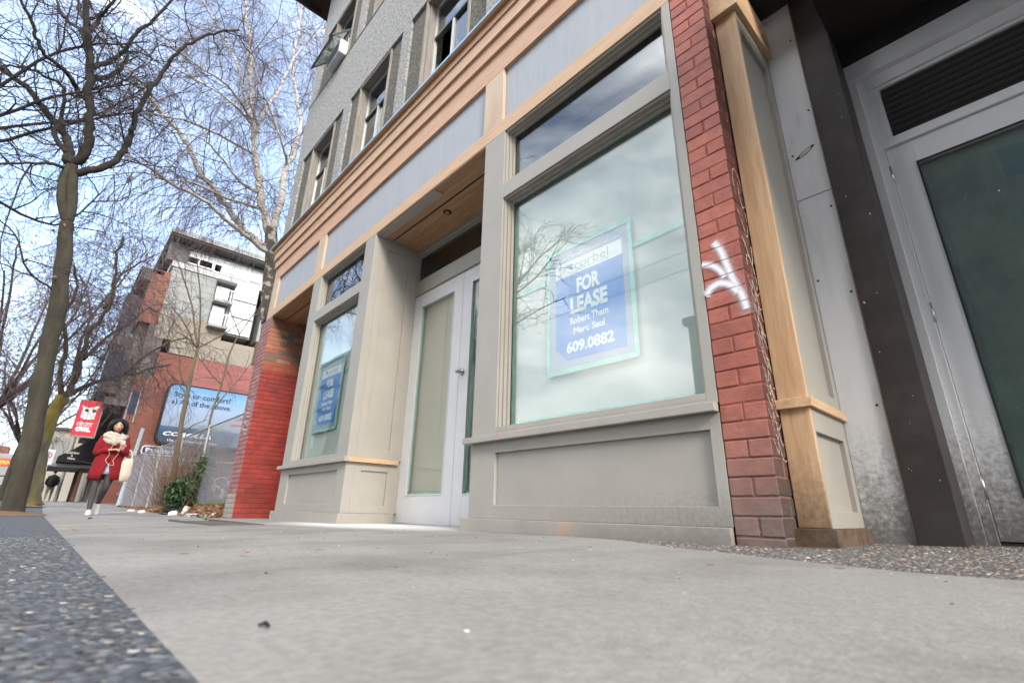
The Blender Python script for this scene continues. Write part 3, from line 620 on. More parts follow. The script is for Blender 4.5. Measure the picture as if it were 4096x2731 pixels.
# left pier: long +X side, painted red below, raw brick above
pebble_mat('brick_raw', [(0, (.36, .12, .06)), (.22, (.30, .10, .055)), (.42, (.18, .10, .07)), (.58, (.40, .15, .07)), (.72, (.13, .10, .085)), (.86, (.33, .17, .09))])
mat('brick_bright', (.31, .037, .028), .42, .2, 6., .5, 45., island=.15, col2=(.20, .036, .028), c2=(.42, .66), c2scale=2.2); mat('brick_orange', (.32, .075, .032), .5, .12, 6., .5, 45., island=.12)
mat('mortar_raw', (.22, .20, .17), .9, .15, 20., .4, 60.); mat('mortar_bright', (.22, .035, .028), .7)
pl = MB(); zc_ = -.04; i = 0; fm = []
LP_X0, LP_X1 = -8.70, -8.20
while zc_ < 3.12:
    h_ = .062; y = 0 if i % 2 == 0 else -.105
    while y < 1.5:
        ya, yb = max(y, 0), min(y+.20, 1.5)
        nz_ = noise.noise(Vector((y*2.5, zc_*1.5, 0)))*.10
        mi = 0 if zc_ < 2.18+nz_ else (1 if zc_ < 2.32+nz_ else 2)
        if yb-ya > .02:
            o = len(pl.f); q = rb.uniform(-.0018, .0018); pl.box(LP_X1-.09, LP_X1+q, ya, yb, zc_, zc_+h_, mi)
            if ya == 0: fm.append((o, zc_))
        y += .21
    x = LP_X0 if i % 2 == 0 else LP_X0+.095
    if i % 2: pl.box(LP_X0, LP_X0+.088, 0, .09, zc_, zc_+h_, 3 if zc_ > .26 else 4)
    while x < LP_X1-.10:
        xb = min(x+.20, LP_X1-.098); pl.box(x, xb, rb.uniform(-.0015, .0015), .09, zc_, zc_+h_, 3 if zc_ > .26 else 4); x += .21
    zc_ += .0705; i += 1
for o, z in fm: pl.mi[o+2] = 3 if z > .26 else 4
PL = pl.build('brick_pier', ['brick_bright', 'brick_orange', 'brick_raw', 'brick_mauve', 'brick_grey_paint'], B, bevel=.003, fix=True); PL['label'] = 'bright red painted brick pier at the left end'
MB().box(LP_X0+.01, LP_X1-.006, .007, 1.5, -.12, 2.2).build('mortar', 'mortar_bright', PL)
MB().box(LP_X0+.01, LP_X1-.006, .007, 1.5, 2.2, 3.12).build('mortar', 'mortar_raw', PL)
MB().box(LP_X0-.03, -8.50, -.02, .6, 3.125, 3.14).build('pier_cap', 'dark_rubber', PL)
MB().box(LP_X0, LP_X1, .3, 9, 3.141, 3.9).box(LP_X0+.02, LP_X1-.1, 1.5, 9, -.1, 3.14).build('side_wall', 'stucco_light', B)
# right timber return beside the pier ------------------------------------
MB().box(-.722, -.605, .135, .152, .085, 2.86).build('timber_post', 'fir_z', B, bevel=.003)
m = MB(); X0, X1 = -.66, -.606
for z0, z1, pa, pb in ((.085, .556, .15, .46), (.598, 2.86, .66, 2.74)):
    m.box(X0, X1, .1525, .172, z0, z1); m.box(X0, X1, .56, .67, z0, z1); m.box(X0, X1, .172, .56, z0, pa); m.box(X0, X1, .172, .56, pb, z1)
m.build('side_panel_frame', 'grey_paint_inner', B, bevel=.0015)
MB().box(X0, X1-.02, .172, .56, .15, .46).box(X0, X1-.02, .172, .56, .66, 2.74).build('side_panel', 'grey_paint_inner', B)
MB().box(-.735, -.588, .118, .68, .5565, .5975).build('side_cap', 'fir_y', B, bevel=.002)
mat('plinth_brown', (.13, .085, .055), .8, .25, 14., .3, 50., col2=(.07, .05, .038), c2scale=12)
MB().box(-.735, -.582, .105, .69, -.04, .084).build('side_plinth', 'plinth_brown', B, bevel=.003)
MB().box(-.735, -.580, .10, .66, 2.861, 3.12).build('side_header', 'fir_y', B, bevel=.003)
# graffiti on the pier
m = MB()
y_ = -.0035
m.ribbon(cat_rom([(-.845, y_, 1.375), (-.832, y_, 1.352), (-.818, y_, 1.322), (-.802, y_, 1.254), (-.787, y_, 1.183), (-.771, y_, 1.124), (-.751, y_, 1.065), (-.742, y_, 1.012), (-.741, y_, .995)]), .058, (0, -1, 0))
m.ribbon(cat_rom([(-.916, y_-.0006, 1.280), (-.872, y_-.0006, 1.262), (-.836, y_-.0006, 1.225), (-.814, y_-.0006, 1.178)]), .056, (0, -1, 0))
m.ribbon(cat_rom([(-.912, y_-.0012, 1.108), (-.895, y_-.0012, 1.135), (-.872, y_-.0012, 1.150), (-.835, y_-.0012, 1.154), (-.794, y_-.0012, 1.130), (-.765, y_-.0012, 1.085)]), .062, (0, -1, 0))
m.build('spray_graffiti', 'spray', P)
m = MB(); yo = -.0028
m.ribbon(cat_rom([(-.840, yo, 1.39), (-.818, yo, 1.322), (-.800, yo, 1.25), (-.785, yo, 1.183), (-.769, yo, 1.12), (-.745, yo, 1.02), (-.741, yo, .97)]), .11, (0, -1, 0)); m.ribbon(cat_rom([(-.915, yo-.0003, 1.12), (-.872, yo-.0003, 1.150), (-.815, yo-.0003, 1.15), (-.765, yo-.0003, 1.085)]), .10, (0, -1, 0))
m.build('overspray', 'overspray', P)
m = MB(); rg = random.Random(21)
def scrib(zc0, pts, w=.008): m.ribbon(cat_rom([(-.7245-.0005, .02+p[0]*.14, zc0+p[1]) for p in pts], 5), w, (1, 0, 0))
scrib(1.62, [(.2, 0), (.1, .08), (.3, .16), (.7, .12), (.9, .0), (.6, -.05), (.45, .05)]); scrib(1.45, [(.1, .08), (.4, 0), (.6, -.05), (.8, .02), (.75, .1)])
scrib(1.36, [(.1, .02), (.3, -.02), (.6, -.10), (.75, -.08), (.8, .0)], .011); scrib(1.18, [(.2, .05), (.25, .10), (.5, .10), (.8, .0), (.7, -.06)], .010)
for k in range(13):
    z = 1.14-k*.062; a0 = rg.uniform(0, .3)
    scrib(z, [(a0, .03), (a0+.25, -.03), (a0+.35, .02), (a0+.55, -.05), (.95, rg.uniform(-.05, 0))], rg.uniform(.0045, .008))
for k in range(3): scrib(1.0-k*.16, [(.1, .06), (.3, -.01), (.55, -.06), (.8, -.12)], .006)
m.build('marker_graffiti', 'marker', P)
m = MB()
m.ribbon(cat_rom([(-8.50, -.003, 2.10), (-8.42, -.003, 2.12), (-8.33, -.003, 2.10), (-8.40, -.003, 1.95), (-8.46, -.003, 1.87), (-8.50, -.003, 2.08)]), .02, (0, -1, 0))
m.ribbon(cat_rom([(-8.52, -.0035, 1.86), (-8.42, -.0035, 1.82), (-8.36, -.0035, 1.88)]), .02, (0, -1, 0))
for k in range(9): m.ribbon(cat_rom([(-8.62+rg.uniform(0, .1), -.003-.0004*k, 1.75-k*.06), (-8.5+rg.uniform(-.05, .1), -.003-.0004*k, 1.70-k*.06), (-8.3+rg.uniform(-.05, .05), -.003-.0004*k, 1.72-k*.07)]), .03, (0, -1, 0))
m.build('white_graffiti', 'chalk', PL)
# window air conditioner
A = empty('window_air_conditioner', (-7.1, 0, 7.75), 'small white air conditioner sitting in the upper left window under the tilted sash', 'air conditioner')
MB().box(-7.42, -6.86, -.13, .2, 7.80, 8.12).build('case', 'alu_white', A, bevel=.008)
m = MB()
for k in range(9): m.box(-7.39, -6.90, -.136, -.130, 7.825+k*.03, 7.840+k*.03)
m.build('grille', 'alu_dark', A)
# ---------------- lease posters ----------------
def poster(dx, dz, label):
    Pp = empty('lease_poster', (-1.70+dx, .108, .95+dz), label, 'poster', 'lease posters taped inside the shop windows')
    y = .1065; X = lambda v: v+dx; Z = lambda v: v+dz
    MB().box(X(-2.045), X(-1.375), y+.0032, y+.0050, Z(.948), Z(1.812)).build('backing', 'sign_grey', Pp)
    t = MB()
    for (a, b, c, d) in ((-2.052, -1.365, .938, .968), (-2.060, -1.366, 1.796, 1.826)): t.box(X(a), X(b), y-.0010, y+.0002, Z(c), Z(d))
    for (a, b, c, d) in ((-2.054, -2.026, .945, 1.82), (-1.392, -1.364, .95, 1.83)): t.box(X(a), X(b), y-.0005, y+.0006, Z(c), Z(d))
    t.build('tape_border', 'tape_green', Pp)
    MB().box(X(-1.973), X(-1.437), y+.0016, y+.0030, Z(1.602), Z(1.708)).build('white_band', 'sign_white', Pp)
    m = MB(); m.extrude([(X(-1.973), 0, Z(1.602)), (X(-1.437), 0, Z(1.602)), (X(-1.440), 0, Z(1.016)), (X(-1.885), 0, Z(1.022)), (X(-1.975), 0, Z(1.108))], (0, y+.0017, 0), (0, y+.0030, 0)); m.build('blue_panel', 'sign_blue', Pp)
    m = MB(); m.extrude([(X(-1.882), 0, Z(1.684)), (X(-1.824), 0, Z(1.684)), (X(-1.824), 0, Z(1.632))], (0, y+.0008, 0), (0, y+.0014, 0)); m.build('triangle_mark', 'sign_tri', Pp)
    T = lambda n, s, mt, bx, bold=.0: text(n, s, mt, (dx, y+.0010, dz), (1, 0, 0), (0, 0, 1), bx, Pp, bold)
    T('web_address', 'www.CorbelCommercial.com', 'sign_white', (-1.968, -1.450, 1.722, 1.752), .01)
    T('company_name', 'corbel', 'sign_letter_grey', (-1.808, -1.536, 1.632, 1.694), .0)
    T('small_print', 'COMMERCIAL REAL ESTATE SERVICES', 'sign_letter_grey', (-1.808, -1.536, 1.616, 1.625))
    T('heading', 'FOR', 'sign_white', (-1.793, -1.608, 1.455, 1.565), .045); T('heading', 'LEASE', 'sign_white', (-1.848, -1.557, 1.324, 1.434), .045)
    T('agent_name', 'Robert Tham', 'sign_white', (-1.853, -1.556, 1.250, 1.298), .03); T('agent_name', 'Marc Saul', 'sign_white', (-1.827, -1.585, 1.181, 1.226), .03)
    T('phone_number', '609.0882', 'sign_white', (-1.887, -1.524, 1.062, 1.140), .04)
poster(0, 0, 'blue and white lease poster taped in the large right shop window'); poster(-3.893, .018, 'blue and white lease poster taped in the narrow left shop window')
# ---------------- neighbouring entrance on the right ----------------
Q = empty('neighbouring_entrance', (0, .9, .03), 'dark brown and silver neighbouring entrance with a louvred grille above its door', 'building')
MB().box(-.605, -.437, .62, .70, -.03, 1.797).box(-.605, -.437, .62, .70, 1.803, 5.2).build('wall_panel', 'alu_panel', Q, bevel=.0015)
m = MB()
for x, z in ((-.462, 2.909), (-.455, 2.353), (-.455, 1.70), (-.455, 1.196), (-.46, .62), (-.58, 2.1), (-.585, 1.3)): m.ell((x, .619, z), (.006, .004, .006), 8, 6)
m.build('rivet', 'dark_rubber', Q)
m = MB(); m.box(-.436, -.430, .612, .70, -.03, 5.2); m.build('panel_edge_trim', 'old_wood', Q)
MB().box(-.429, -.275, .60, .90, -.03, 5.2).build('column', 'column_brown', Q, bevel=.004)
MB().box(-.279, 4, -.45, 1.6, 2.80, 3.05).build('canopy', 'soffit_black', Q)  # front part is out of view, its reach extended to shade the door
mf = MB(); mf.box(-.30, -.235, .86, .99, .0, 2.58); mf.box(-.235, -.198, .88, .99, .0, 2.58); mf.box(-.198, 2.2, .88, .99, 2.075, 2.115); mf.box(-.198, 2.2, .88, .99, 2.50, 2.58); mf.box(-.198, -.1715, .885, .99, 2.1155, 2.4995); mf.box(-.31, 4, .84, 1.0, 2.5805, 2.70)
mf.build('door_surround', 'alu_door', Q, bevel=.003)
MB().box(-.31, 4, .80, 1.0, 2.705, 2.795).build('header_beam', 'soffit_black', Q)
LV = MB()
for k in range(9):
    z = 2.135+k*.0405
    LV.obox((.82, .925, z+.012), (.965, 0, 0), (0, .018, -.014), (0, .0012, .0016))
L_ = LV.build('louvre_grille', 'louver', Q)
MB().ringY(-.170, 1.82, 2.118, 2.498, .020, .895, .955).build('louvre_frame', 'alu_door', L_)
MB().box(-.16, 1.8, .975, .985, 2.1, 2.5).build('louvre_back', 'dark_rubber', L_)
m = MB(); m.box(-.196, -.085, .90, .95, .045, 2.072); m.box(.70, .80, .90, .95, .045, 2.072); m.box(-.085, .70, .90, .95, 1.93, 2.072); m.box(-.085, .70, .90, .95, .045, .222)
D = m.build('door', 'alu_door', Q, bevel=.002)
MB().ringY(-.089, .704, .218, 1.934, .009, .894, .9).build('glazing_gasket', 'dark_rubber', D)
MB().box(-.080, .695, .915, .921, .227, 1.925).build('door_pane', 'green_glass', D)
MB().box(-.085, .70, .94, .945, .222, 1.93).build('door_backing', 'glass_back', D)
for z in (.265, 1.087, 1.905):
    h = MB(); h.tube([(-.200, .888, z-.052), (-.200, .888, z+.052)], .0085, 10); h.tube([(-.200, .888, z-.003), (-.200, .888, z+.003)], .0095, 10); h.build('hinge', 'steel', D, smooth=True)
m = MB(); n_ = 18
def blob(s_, y_, jx): 
    o = len(m.v); m.v.append((-.515, y_, 2.09))
    for k in range(n_): a = 2*math.pi*k/n_; q = s_*(1+.35*noise.noise(Vector((math.cos(a)*1.5, math.sin(a)*1.5, jx)))); m.v.append((-.515+q*1.0*math.cos(a)+q*.3*math.sin(a), y_, 2.09+q*.42*math.sin(a)+q*.35*math.cos(a)))
    for k in range(n_): m.face((o, o+1+k, o+1+(k+1) % n_), mi=0 if jx < 5 else 1)
blob(.050, .6185, 1); blob(.036, .6178, 8); m.build('peeled_patch', ['dark_rubber', 'bird_lime'], Q)
MB().box(.84, 4, .88, 1.0, .0, 2.07).build('wall_panel', 'alu_door', Q)
MB().box(-.3, 4, 1.2, 1.3, 0, 3).build('inner_wall', 'soffit_black', Q); MB().box(-.198, 2.2, .90, 1.1, .0, .040).build('door_sill', 'dark_rubber', Q)
MB().box(-.605, 5, .7, 9, 3.05, 9.5).build('upper_wall', 'column_brown', Q)
m = MB(); rr = random.Random(4)
for _ in range(12):
    x, z = (rr.uniform(-.42, -.29), rr.uniform(.05, 2.7)); s = .0012+rr.random()**3*.003; m.ell((x, .599, z), (s, .0008, s*rr.uniform(.8, 2.2)), 6, 4)
for _ in range(40):
    z = .25+rr.random()**2.*1.4; x = rr.uniform(-.07, .5); s = .0012+rr.random()**3*.0045; m.ell((x, .913, z), (s, .0008, s*1.2), 6, 4)
m.build('droppings', 'bird_lime', Q)
# ---------------- distant brick building across the vacant lot ----------------
def S30(y, z): return (-2.1+(y+2.1)*30/22, .12+(z-.12)*30/22)
mat('old_brick', (.205, .078, .055), .9, .2, 1.2, .4, 30., (1, 1, 14), col2=(.17, .065, .05), c2=(.42, .62), c2scale=.35)
mat('new_brick', (.245, .10, .088), .9, .12, 2., .4, 30., (1, 1, 14), col2=(.32, .11, .10), c2scale=.5)
mat('dark_brick', (.10, .055, .045), .9, .2, 3.); mat('tan_block', (.27, .24, .19), .9, .1, 3., .3, 20., (1, 1, 6)); mat('orange_brick', (.21, .085, .06), .9, .15, 3., .3, 30.)
mat('grey_siding', (.25, .26, .25), .7, .04, 1.); mat('pale_panel', (.40, .40, .39), .6, .04, 2.); mat('concrete_pale', (.27, .27, .265), .8, .08, 1.)
mat('roof_dark', (.09, .09, .09), .7); mat('window_white', (.78, .8, .8), .4, .03); mat('pale_glass', (.80, .86, .90), .12, .08, 1.2, spec=1., col2=(.8, .83, .85), c2scale=.8)  # near-white pane colour stands in for bright sky reflected in the glass
mat('dark_glass', (.03, .05, .08), .08, .1, spec=1.); mat('facade_brown', (.13, .11, .10), .9, .2, 2., col2=(.08, .07, .065), c2scale=1.2)
mat('black_fabric', (.012, .012, .014), .7); mat('cream_wall', (.38, .36, .31), .85, .08, .8); mat('grey_metal_far', (.25, .26, .27), .5)
F = empty('brick_building', (-34, 6, .1), 'old red brick building beyond the vacant lot with modern grey floors on top', 'building')
X = -30.
def bx(name, m, x0, x1, y0, y1, z0, z1, parent=None): return MB().box(x0, x1, y0, y1, z0, z1).build(name, m, parent or F)
bx('wall', 'old_brick', -52, X, -.10, 2.2, -.3, 6.1); bx('wall', 'new_brick', -52, X+.002, 2.2, 16, -.3, 8.25)
bx('wall', 'old_brick', -50, X-.002, .62, 2.2, 6.1, 7.6)
bx('wall', 'facade_brown', -52, X+.001, -.10, .62, 6.1, 9.4)
yA, zA = S30(-1.08, 6.95); yB, zB = S30(.04, 6.25)
bx('tan_wall', 'tan_block', -50, X+.01, -.72+.9, 3.2, 8.35, 9.75); bx('tan_wall', 'tan_block', -50, X+.012, 1.0, 5.0, 7.65, 8.9)
bx('rooftop_wall', 'tan_block', -50, X+.01, 6.4, 16, 8.0, 9.2)
bx('chimney', 'dark_brick', -31.4, X+.06, 5.0, 6.35, 7.9, 9.3)
bx('brick_return', 'orange_brick', -34, X+.02, -.60, .2, 9.0, 12.0)
bx('grey_wall', 'grey_siding', -50, X-.02, .2, 2.4, 9.6, 13.3); bx('grey_wall', 'grey_siding', -50, X-.015, 2.4, 4.62, 9.3, 12.95)
for k in range(9): bx('siding_joint', 'roof_dark', X-.02, X-.012, .25, 4.6, 9.75+k*.42, 9.762+k*.42)
bx('white_band', 'pale_panel', -50, X+.05, .1, 6.0, 12.45, 12.75)
bx('top_storey_wall', 'pale_panel', -49, X-.25, .9, 14, 12.7, 13.95)
def win(y0, y1, z0, z1, nx, nz, x=X):
    m = MB(); t = .07
    m.box(x-.05, x+.03, y0, y1, z0, z0+t).box(x-.05, x+.03, y0, y1, z1-t, z1)
    for i in range(nx+1): yy = y0+(y1-y0-t)*i/nx; m.box(x-.049, x+.031, yy, yy+t, z0, z1)
    for k in range(1, nz): zz = z0+(z1-z0)*k/nz; m.box(x-.048, x+.032, y0, y1, zz-.05, zz+.05)
    f = m.build('window', 'window_white', F); bx('pane', 'window_white' if z0 > 12.5 else 'pale_glass', x-.04, x-.02, y0+.02, y1-.02, z0+.02, z1-.02, f); return f  # top panes are opaque white, so their bright lit look is painted on
win(.55, 2.0, 12.85, 13.6, 2, 1); win(2.0, 3.9, 12.8, 13.65, 3, 1); win(3.9, 5.0, 12.7, 13.6, 1, 1)
w_ = win(3.25, 4.60, 9.45, 13.35, 1, 3, X+.06) if 0 else None
win(3.3*1.0+.0, 4.62, 9.35, 9.36, 1, 1) if 0 else None
bx('glazed_bay_wall', 'grey_siding', -48, X-.06, 5.0, 14, 9.2, 13.9)
for y0, y1 in ((3.28+.0, 4.55),): pass
# balconies between the grey wall and the glazed bay
for y0, y1, z0, z1 in ((2.35, 3.15, 9.6, 12.4),):
    bx('balcony_recess', 'roof_dark', X-.5, X+.012, y0, y1, z0, z1)
    bx('balcony_slab', 'concrete_pale', X-.4, X+.55, y0, y1+.15, 10.95, 11.10); bx('balcony_soffit', 'roof_dark', X-.4, X+.55, y0, y1+.15, 12.1, 12.28); bx('balcony_slab', 'concrete_pale', X-.4, X+.55, y0, y1+.15, 9.45, 9.6)
    for zr in (9.6, 11.1):
        m = MB(); m.box(X+.50, X+.55, y0, y1+.15, zr+.62, zr+.67)
        for k in range(7): yy = y0+(y1+.10-y0)*k/6; m.box(X+.505, X+.545, yy, yy+.03, zr, zr+.62)
        m.build('balcony_railing', 'window_white', F)
    bx('balcony_door', 'pale_glass', X+.0, X+.02, y0+.1, y1-.1, 9.65, 10.8); bx('balcony_door', 'pale_glass', X+.0, X+.02, y0+.1, y1-.1, 11.15, 12.05)
for k in range(3): win(3.30, 4.55, 9.40+k*1.05, 10.35+k*1.05, 1, 1, X+.07) if k < 3 else None
win(5.2, 6.6, 9.4, 12.3, 2, 3, X); win(7.2, 10, 9.4, 12.3, 3, 3, X)
bx('roof_slab', 'concrete_pale', -50, X+.9, -.35, 14.5, 14.02, 14.30); bx('roof_soffit', 'roof_dark', -50, X+.8, -.25, 14.5, 13.92, 14.0)
bx('terrace_screen', 'roof_dark', X-.6, X+.05, -.2, .75, 12.75, 13.85)
# street front, seen edge on
bx('street_front', 'facade_brown', -52, X-.3, -.5, -.11, 4.3, 11.9); bx('cornice', 'facade_brown', -53, X+.0, -1.05, -.1, 11.3, 11.75); bx('cornice', 'roof_dark', -53, X+.02, -1.12, -.1, 11.75, 11.95)
for k in range(5): bx('bay_window', 'facade_brown', X-4.6-k*4.4, X-1.4-k*4.4, -1.3, -.5, 5.4, 10.8)
for k in range(5):
    for z in (6.0, 8.4): bx('bay_window_pane', 'dark_glass', X-4.2-k*4.4, X-1.38-k*4.4, -1.33, -.55, z, z+1.5)
bx('ledge', 'facade_brown', -52, X+.15, -.95, -.1, 4.6, 4.95); bx('front_window', 'dark_glass', X-.02, X+.03, -.02, .30, 4.3, 5.4)
m = MB(); m.box(X, X+.05, -.06, 0, 3.9, 5.6).box(X, X+.05, .30, .36, 3.9, 5.6); m.build('drainpipe', 'grey_metal_far', F)
bx('shop_front', 'facade_brown', -52, X-.4, -.18, -.1, 0, 3.6)
for k in range(8): bx('pilaster', 'cream_wall', X-1.2-k*2.6, X-.7-k*2.6, -.30, -.18, 0, 3.6)
bx('painted_base', 'dark_brick', X-.1, X+.012, 2.3, 16, -.3, 2.9)
m = MB()
for y0, z0, r in ((4.1, 1.05, .42), (4.75, 1.15, .36), (5.3, .95, .4), (4.45, .55, .5), (5.2, .45, .4), (3.7, .5, .3), (6.1, .8, .5)):
    m.ribbon([(X+.02, y0-r*math.cos(t*math.pi/12), z0+r*1.15*math.sin(t*math.pi/12)) for t in range(-3, 14)], .055, (1, 0, 0))
rr = random.Random(9)
for k in range(26): y = .1+rr.random()*2.0; z = .5+rr.random()*2.2; m.ribbon(cat_rom([(X+.02, y, z), (X+.02, y+.1, z+.12), (X+.02, y+.22, z-.05), (X+.02, y+.3, z+.08)]), .03, (1, 0, 0))
m.build('wall_graffiti', 'chalk', F)
# billboard
m = bpy.data.materials.new('billboard_print'); m.use_nodes = True; t = m.node_tree; p = t.nodes['Principled BSDF']; p.inputs['Roughness'].default_value = .35
g = N(t, 'ShaderNodeNewGeometry'); sp = N(t, 'ShaderNodeSeparateXYZ'); L(t, g.outputs['Position'], sp.inputs[0]); mr = N(t, 'ShaderNodeMapRange'); mr.inputs['From Min'].default_value = 3.05; mr.inputs['From Max'].default_value = 6.0; L(t, sp.outputs[2], mr.inputs['Value'])
r = N(t, 'ShaderNodeValToRGB'); e = r.color_ramp; e.elements[0].color = (.03, .05, .085, 1); e.elements[1].color = (.09, .25, .45, 1)
for ps, c in ((.18, (.035, .07, .13)), (.27, (.06, .11, .19)), (.285, (.24, .29, .36)), (.6, (.26, .34, .47)), (.85, (.17, .32, .48))): k = e.elements.new(ps); k.color = (*c, 1)
L(t, mr.outputs[0], r.inputs[0]); L(t, r.outputs[0], p.inputs['Base Color']); MATS['billboard_print'] = m
mat('print_navy', (.015, .035, .10), .5); mat('print_white', (.8, .8, .8), .5); mat('print_red', (.45, .06, .05), .5); mat('print_silver', (.13, .18, .24), .4, .3, 1.2); mat('print_green', (.16, .22, .17), .6)
BB = empty('billboard', (-29.7, 4.3, 3.05), 'large blue car advertisement billboard mounted on the red brick wall behind the fence', 'billboard')
def rrect(y0, y1, z0, z1, r, n=6):
    o = []
    for (cy, cz, a0) in ((y1-r, z1-r, 0), (y0+r, z1-r, 90), (y0+r, z0+r, 180), (y1-r, z0+r, 270)):
        for i in range(n+1): a = R(a0+90*i/n); o.append(Vector((0, cy+r*math.cos(a), cz+r*math.sin(a))))
    return o
MB().extrude(rrect(1.33, 7.35, 2.98, 6.06, .34), (-29.99, 0, 0), (-29.62, 0, 0)).build('frame', 'black_fabric', BB)
MB().extrude(rrect(1.42, 7.25, 3.05, 5.98, .30), (-29.615, 0, 0), (-29.605, 0, 0)).build('printed_panel', 'billboard_print', BB)
P0 = (-29.60, 0, 0); UX, UZ = (0, 1, 0), (0, 0, 1)
text('slogan', 'Style or comfort?', 'print_navy', P0, UX, UZ, (1.66, 4.30, 5.30, 5.66), BB, .02, 0, .003)
text('slogan', 'a) All of the above.', 'print_navy', P0, UX, UZ, (1.63, 4.38, 4.92, 5.26), BB, .02, 0, .003)
text('car_name', 'COROLLA', 'print_white', P0, UX, UZ, (1.62, 3.75, 3.40, 3.60), BB, .03, .25, .003)
text('tag_line', "Like you've never seen it before.", 'print_white', P0, UX, UZ, (1.86, 4.10, 3.10, 3.25), BB, .01, 0, .003)
m = MB(); m.extrude([(0, 2.2, 3.86), (0, 4.6, 3.86), (0, 4.6, 3.95), (0, 3.6, 4.02), (0, 2.8, 3.93)], (-29.604, 0, 0), (-29.6, 0, 0)); m.build('printed_hills', 'print_green', BB)
m = MB(); m.extrude([(0, 4.7, 3.1), (0, 7.2, 3.1), (0, 7.2, 4.1), (0, 6.4, 4.15), (0, 5.8, 3.95), (0, 5.1, 3.85), (0, 4.8, 3.6)], (-29.602, 0, 0), (-29.598, 0, 0)); m.build('printed_car', 'print_silver', BB)
m = MB(); m.extrude([(0, 4.6, 4.5), (0, 7.2, 4.9), (0, 7.2, 5.05), (0, 5.2, 4.8)], (-29.603, 0, 0), (-29.6, 0, 0)); m.extrude([(0, 4.5, 4.2), (0, 7.2, 4.35), (0, 7.2, 4.45), (0, 4.5, 4.3)], (-29.603, 0, 0), (-29.6, 0, 0)); m.build('printed_bridge', 'print_red', BB)
m = MB(); m.extrude(rrect(.95, 2.5, 2.42, 2.86, .15), (-29.99, 0, 0), (-29.85, 0, 0)); o = m.build('name_plate', 'print_white', BB)
MB().extrude(rrect(1.0, 2.45, 2.46, 2.82, .13), (-29.849, 0, 0), (-29.84, 0, 0)).build('name_plate_face', 'print_navy', BB)
text('plate_name', 'Pattison', 'print_white', (-29.835, 0, 0), UX, UZ, (1.12, 2.3, 2.54, 2.76), BB, .02, 0, .003)
# hanging red club sign
mat('sign_red', (.62, .03, .06), .5, .04)
O = empty('hanging_sign', (-31, -1.33, 3.2), 'red hanging sign with a white owl face and white lettering projecting from the old facade', 'sign')
MB().box(-31.06, -31.0, -1.78, -.90, 3.15, 4.84).build('board', 'sign_red', O); MB().box(-31.07, -30.99, -.905, -.86, 3.10, 4.9).box(-31.07, -30.99, -1.80, -.86, 3.07, 3.14).build('frame', 'old_wood', O)
o_ = MB(); xo = -30.985
o_.extrude([(0, -1.60, 3.98), (0, -1.62, 4.42), (0, -1.66, 4.60), (0, -1.52, 4.50), (0, -1.38, 4.48), (0, -1.10, 4.60), (0, -1.02, 4.58), (0, -1.08, 4.45), (0, -1.08, 3.98), (0, -1.2, 3.93), (0, -1.45, 3.92)], (-30.999, 0, 0), (xo, 0, 0)); o_.build('owl_face', 'print_white', O)
for y0 in (-1.55, -1.27):
    m = MB(); m.extrude([(0, y0, 4.36), (0, y0+.11, 4.43), (0, y0+.20, 4.34), (0, y0+.09, 4.26)], (xo, 0, 0), (xo+.006, 0, 0)); m.build('owl_eye', 'black_fabric', O)
text('club_name', 'electric', 'print_white', (xo, 0, 0), UX, UZ, (-1.66, -1.08, 3.60, 3.86), O, .01, .3, .004)
text('club_name', 'OWL', 'print_white', (xo, 0, 0), UX, UZ, (-1.66, -1.10, 3.33, 3.57), O, .12, 0, .004)
# black awning
W = empty('black_awning', (-34, -.6, 1.9), 'black fabric awning lettered in white for cold beer and wine at the old facade', 'awning')
pr_ = [(0, -1.95, 2.00), (0, -1.93, 2.28), (0, -1.6, 2.50), (0, -1.1, 3.0), (0, -.55, 3.55), (0, -.35, 3.55), (0, -.35, 2.0)]
MB().extrude(pr_, (-38, 0, 0), (-32.9, 0, 0)).build('canvas', 'black_fabric', W)
for s_, z0, z1, y0, y1 in (('Cold Beer', 2.42, 2.53, -1.72, -1.22), ('&', 2.29, 2.38, -1.52, -1.44), ('Wine', 2.14, 2.25, -1.63, -1.33)): text('lettering', s_, 'print_white', (-32.895, 0, 0), UX, UZ, (y0+.05, y1+.05, z0, z1), W, .03, 0, .003)
m = MB(); m.box(-39, -33.2, -2.2, -.2, 1.80, 1.95); m.build('canopy_edge', 'concrete_pale', W)
for k in range(5): MB().box(-33.6-k*1.3, -33.4-k*1.3, -.95, -.80, .1, 1.8).build('awning_post', 'dark_brick', W)
# plain building farther along
G = empty('cream_building', (-60, 2, .2), 'low cream rendered building farther along the street behind the awning', 'building')
MB().box(-75, -55, -3.1, 5, .0, 5.8).build('wall', 'cream_wall', G); MB().box(-54.99, -54.9, -2.4, -1.4, 3.1, 5.2).build('blank_window', 'grey_siding', G); MB().box(-75.2, -54.8, -3.3, 5, 5.8, 6.0).build('roof_edge', 'roof_dark', G)
for k, (x, y, w_, h_, mt, lb) in enumerate(((-95, -4.2, 8, 6, 'concrete_pale', 'pale distant block at the end of the street seen below the awning'), (-120, -14, 12, 9, 'old_brick', 'distant brick block at the end of the street'), (-150, -24, 14, 7, 'grey_siding', 'distant grey block at the left edge of the street view'))):
    e_ = empty('distant_building', (x, y, .3), lb, 'building', 'distant buildings at the end of the street')
    MB().box(x-6, x, y-w_/2, y+w_/2, 0, h_).build('wall', mt, e_); mm = MB()
    for i in range(int(w_/1.6)):
        for j in range(int(h_/2.2)): mm.box(x, x+.06, y-w_/2+.5+i*1.6, y-w_/2+1.4+i*1.6, .8+j*2.1, 2.1+j*2.1)
    mm.build('windows', 'dark_glass', e_)
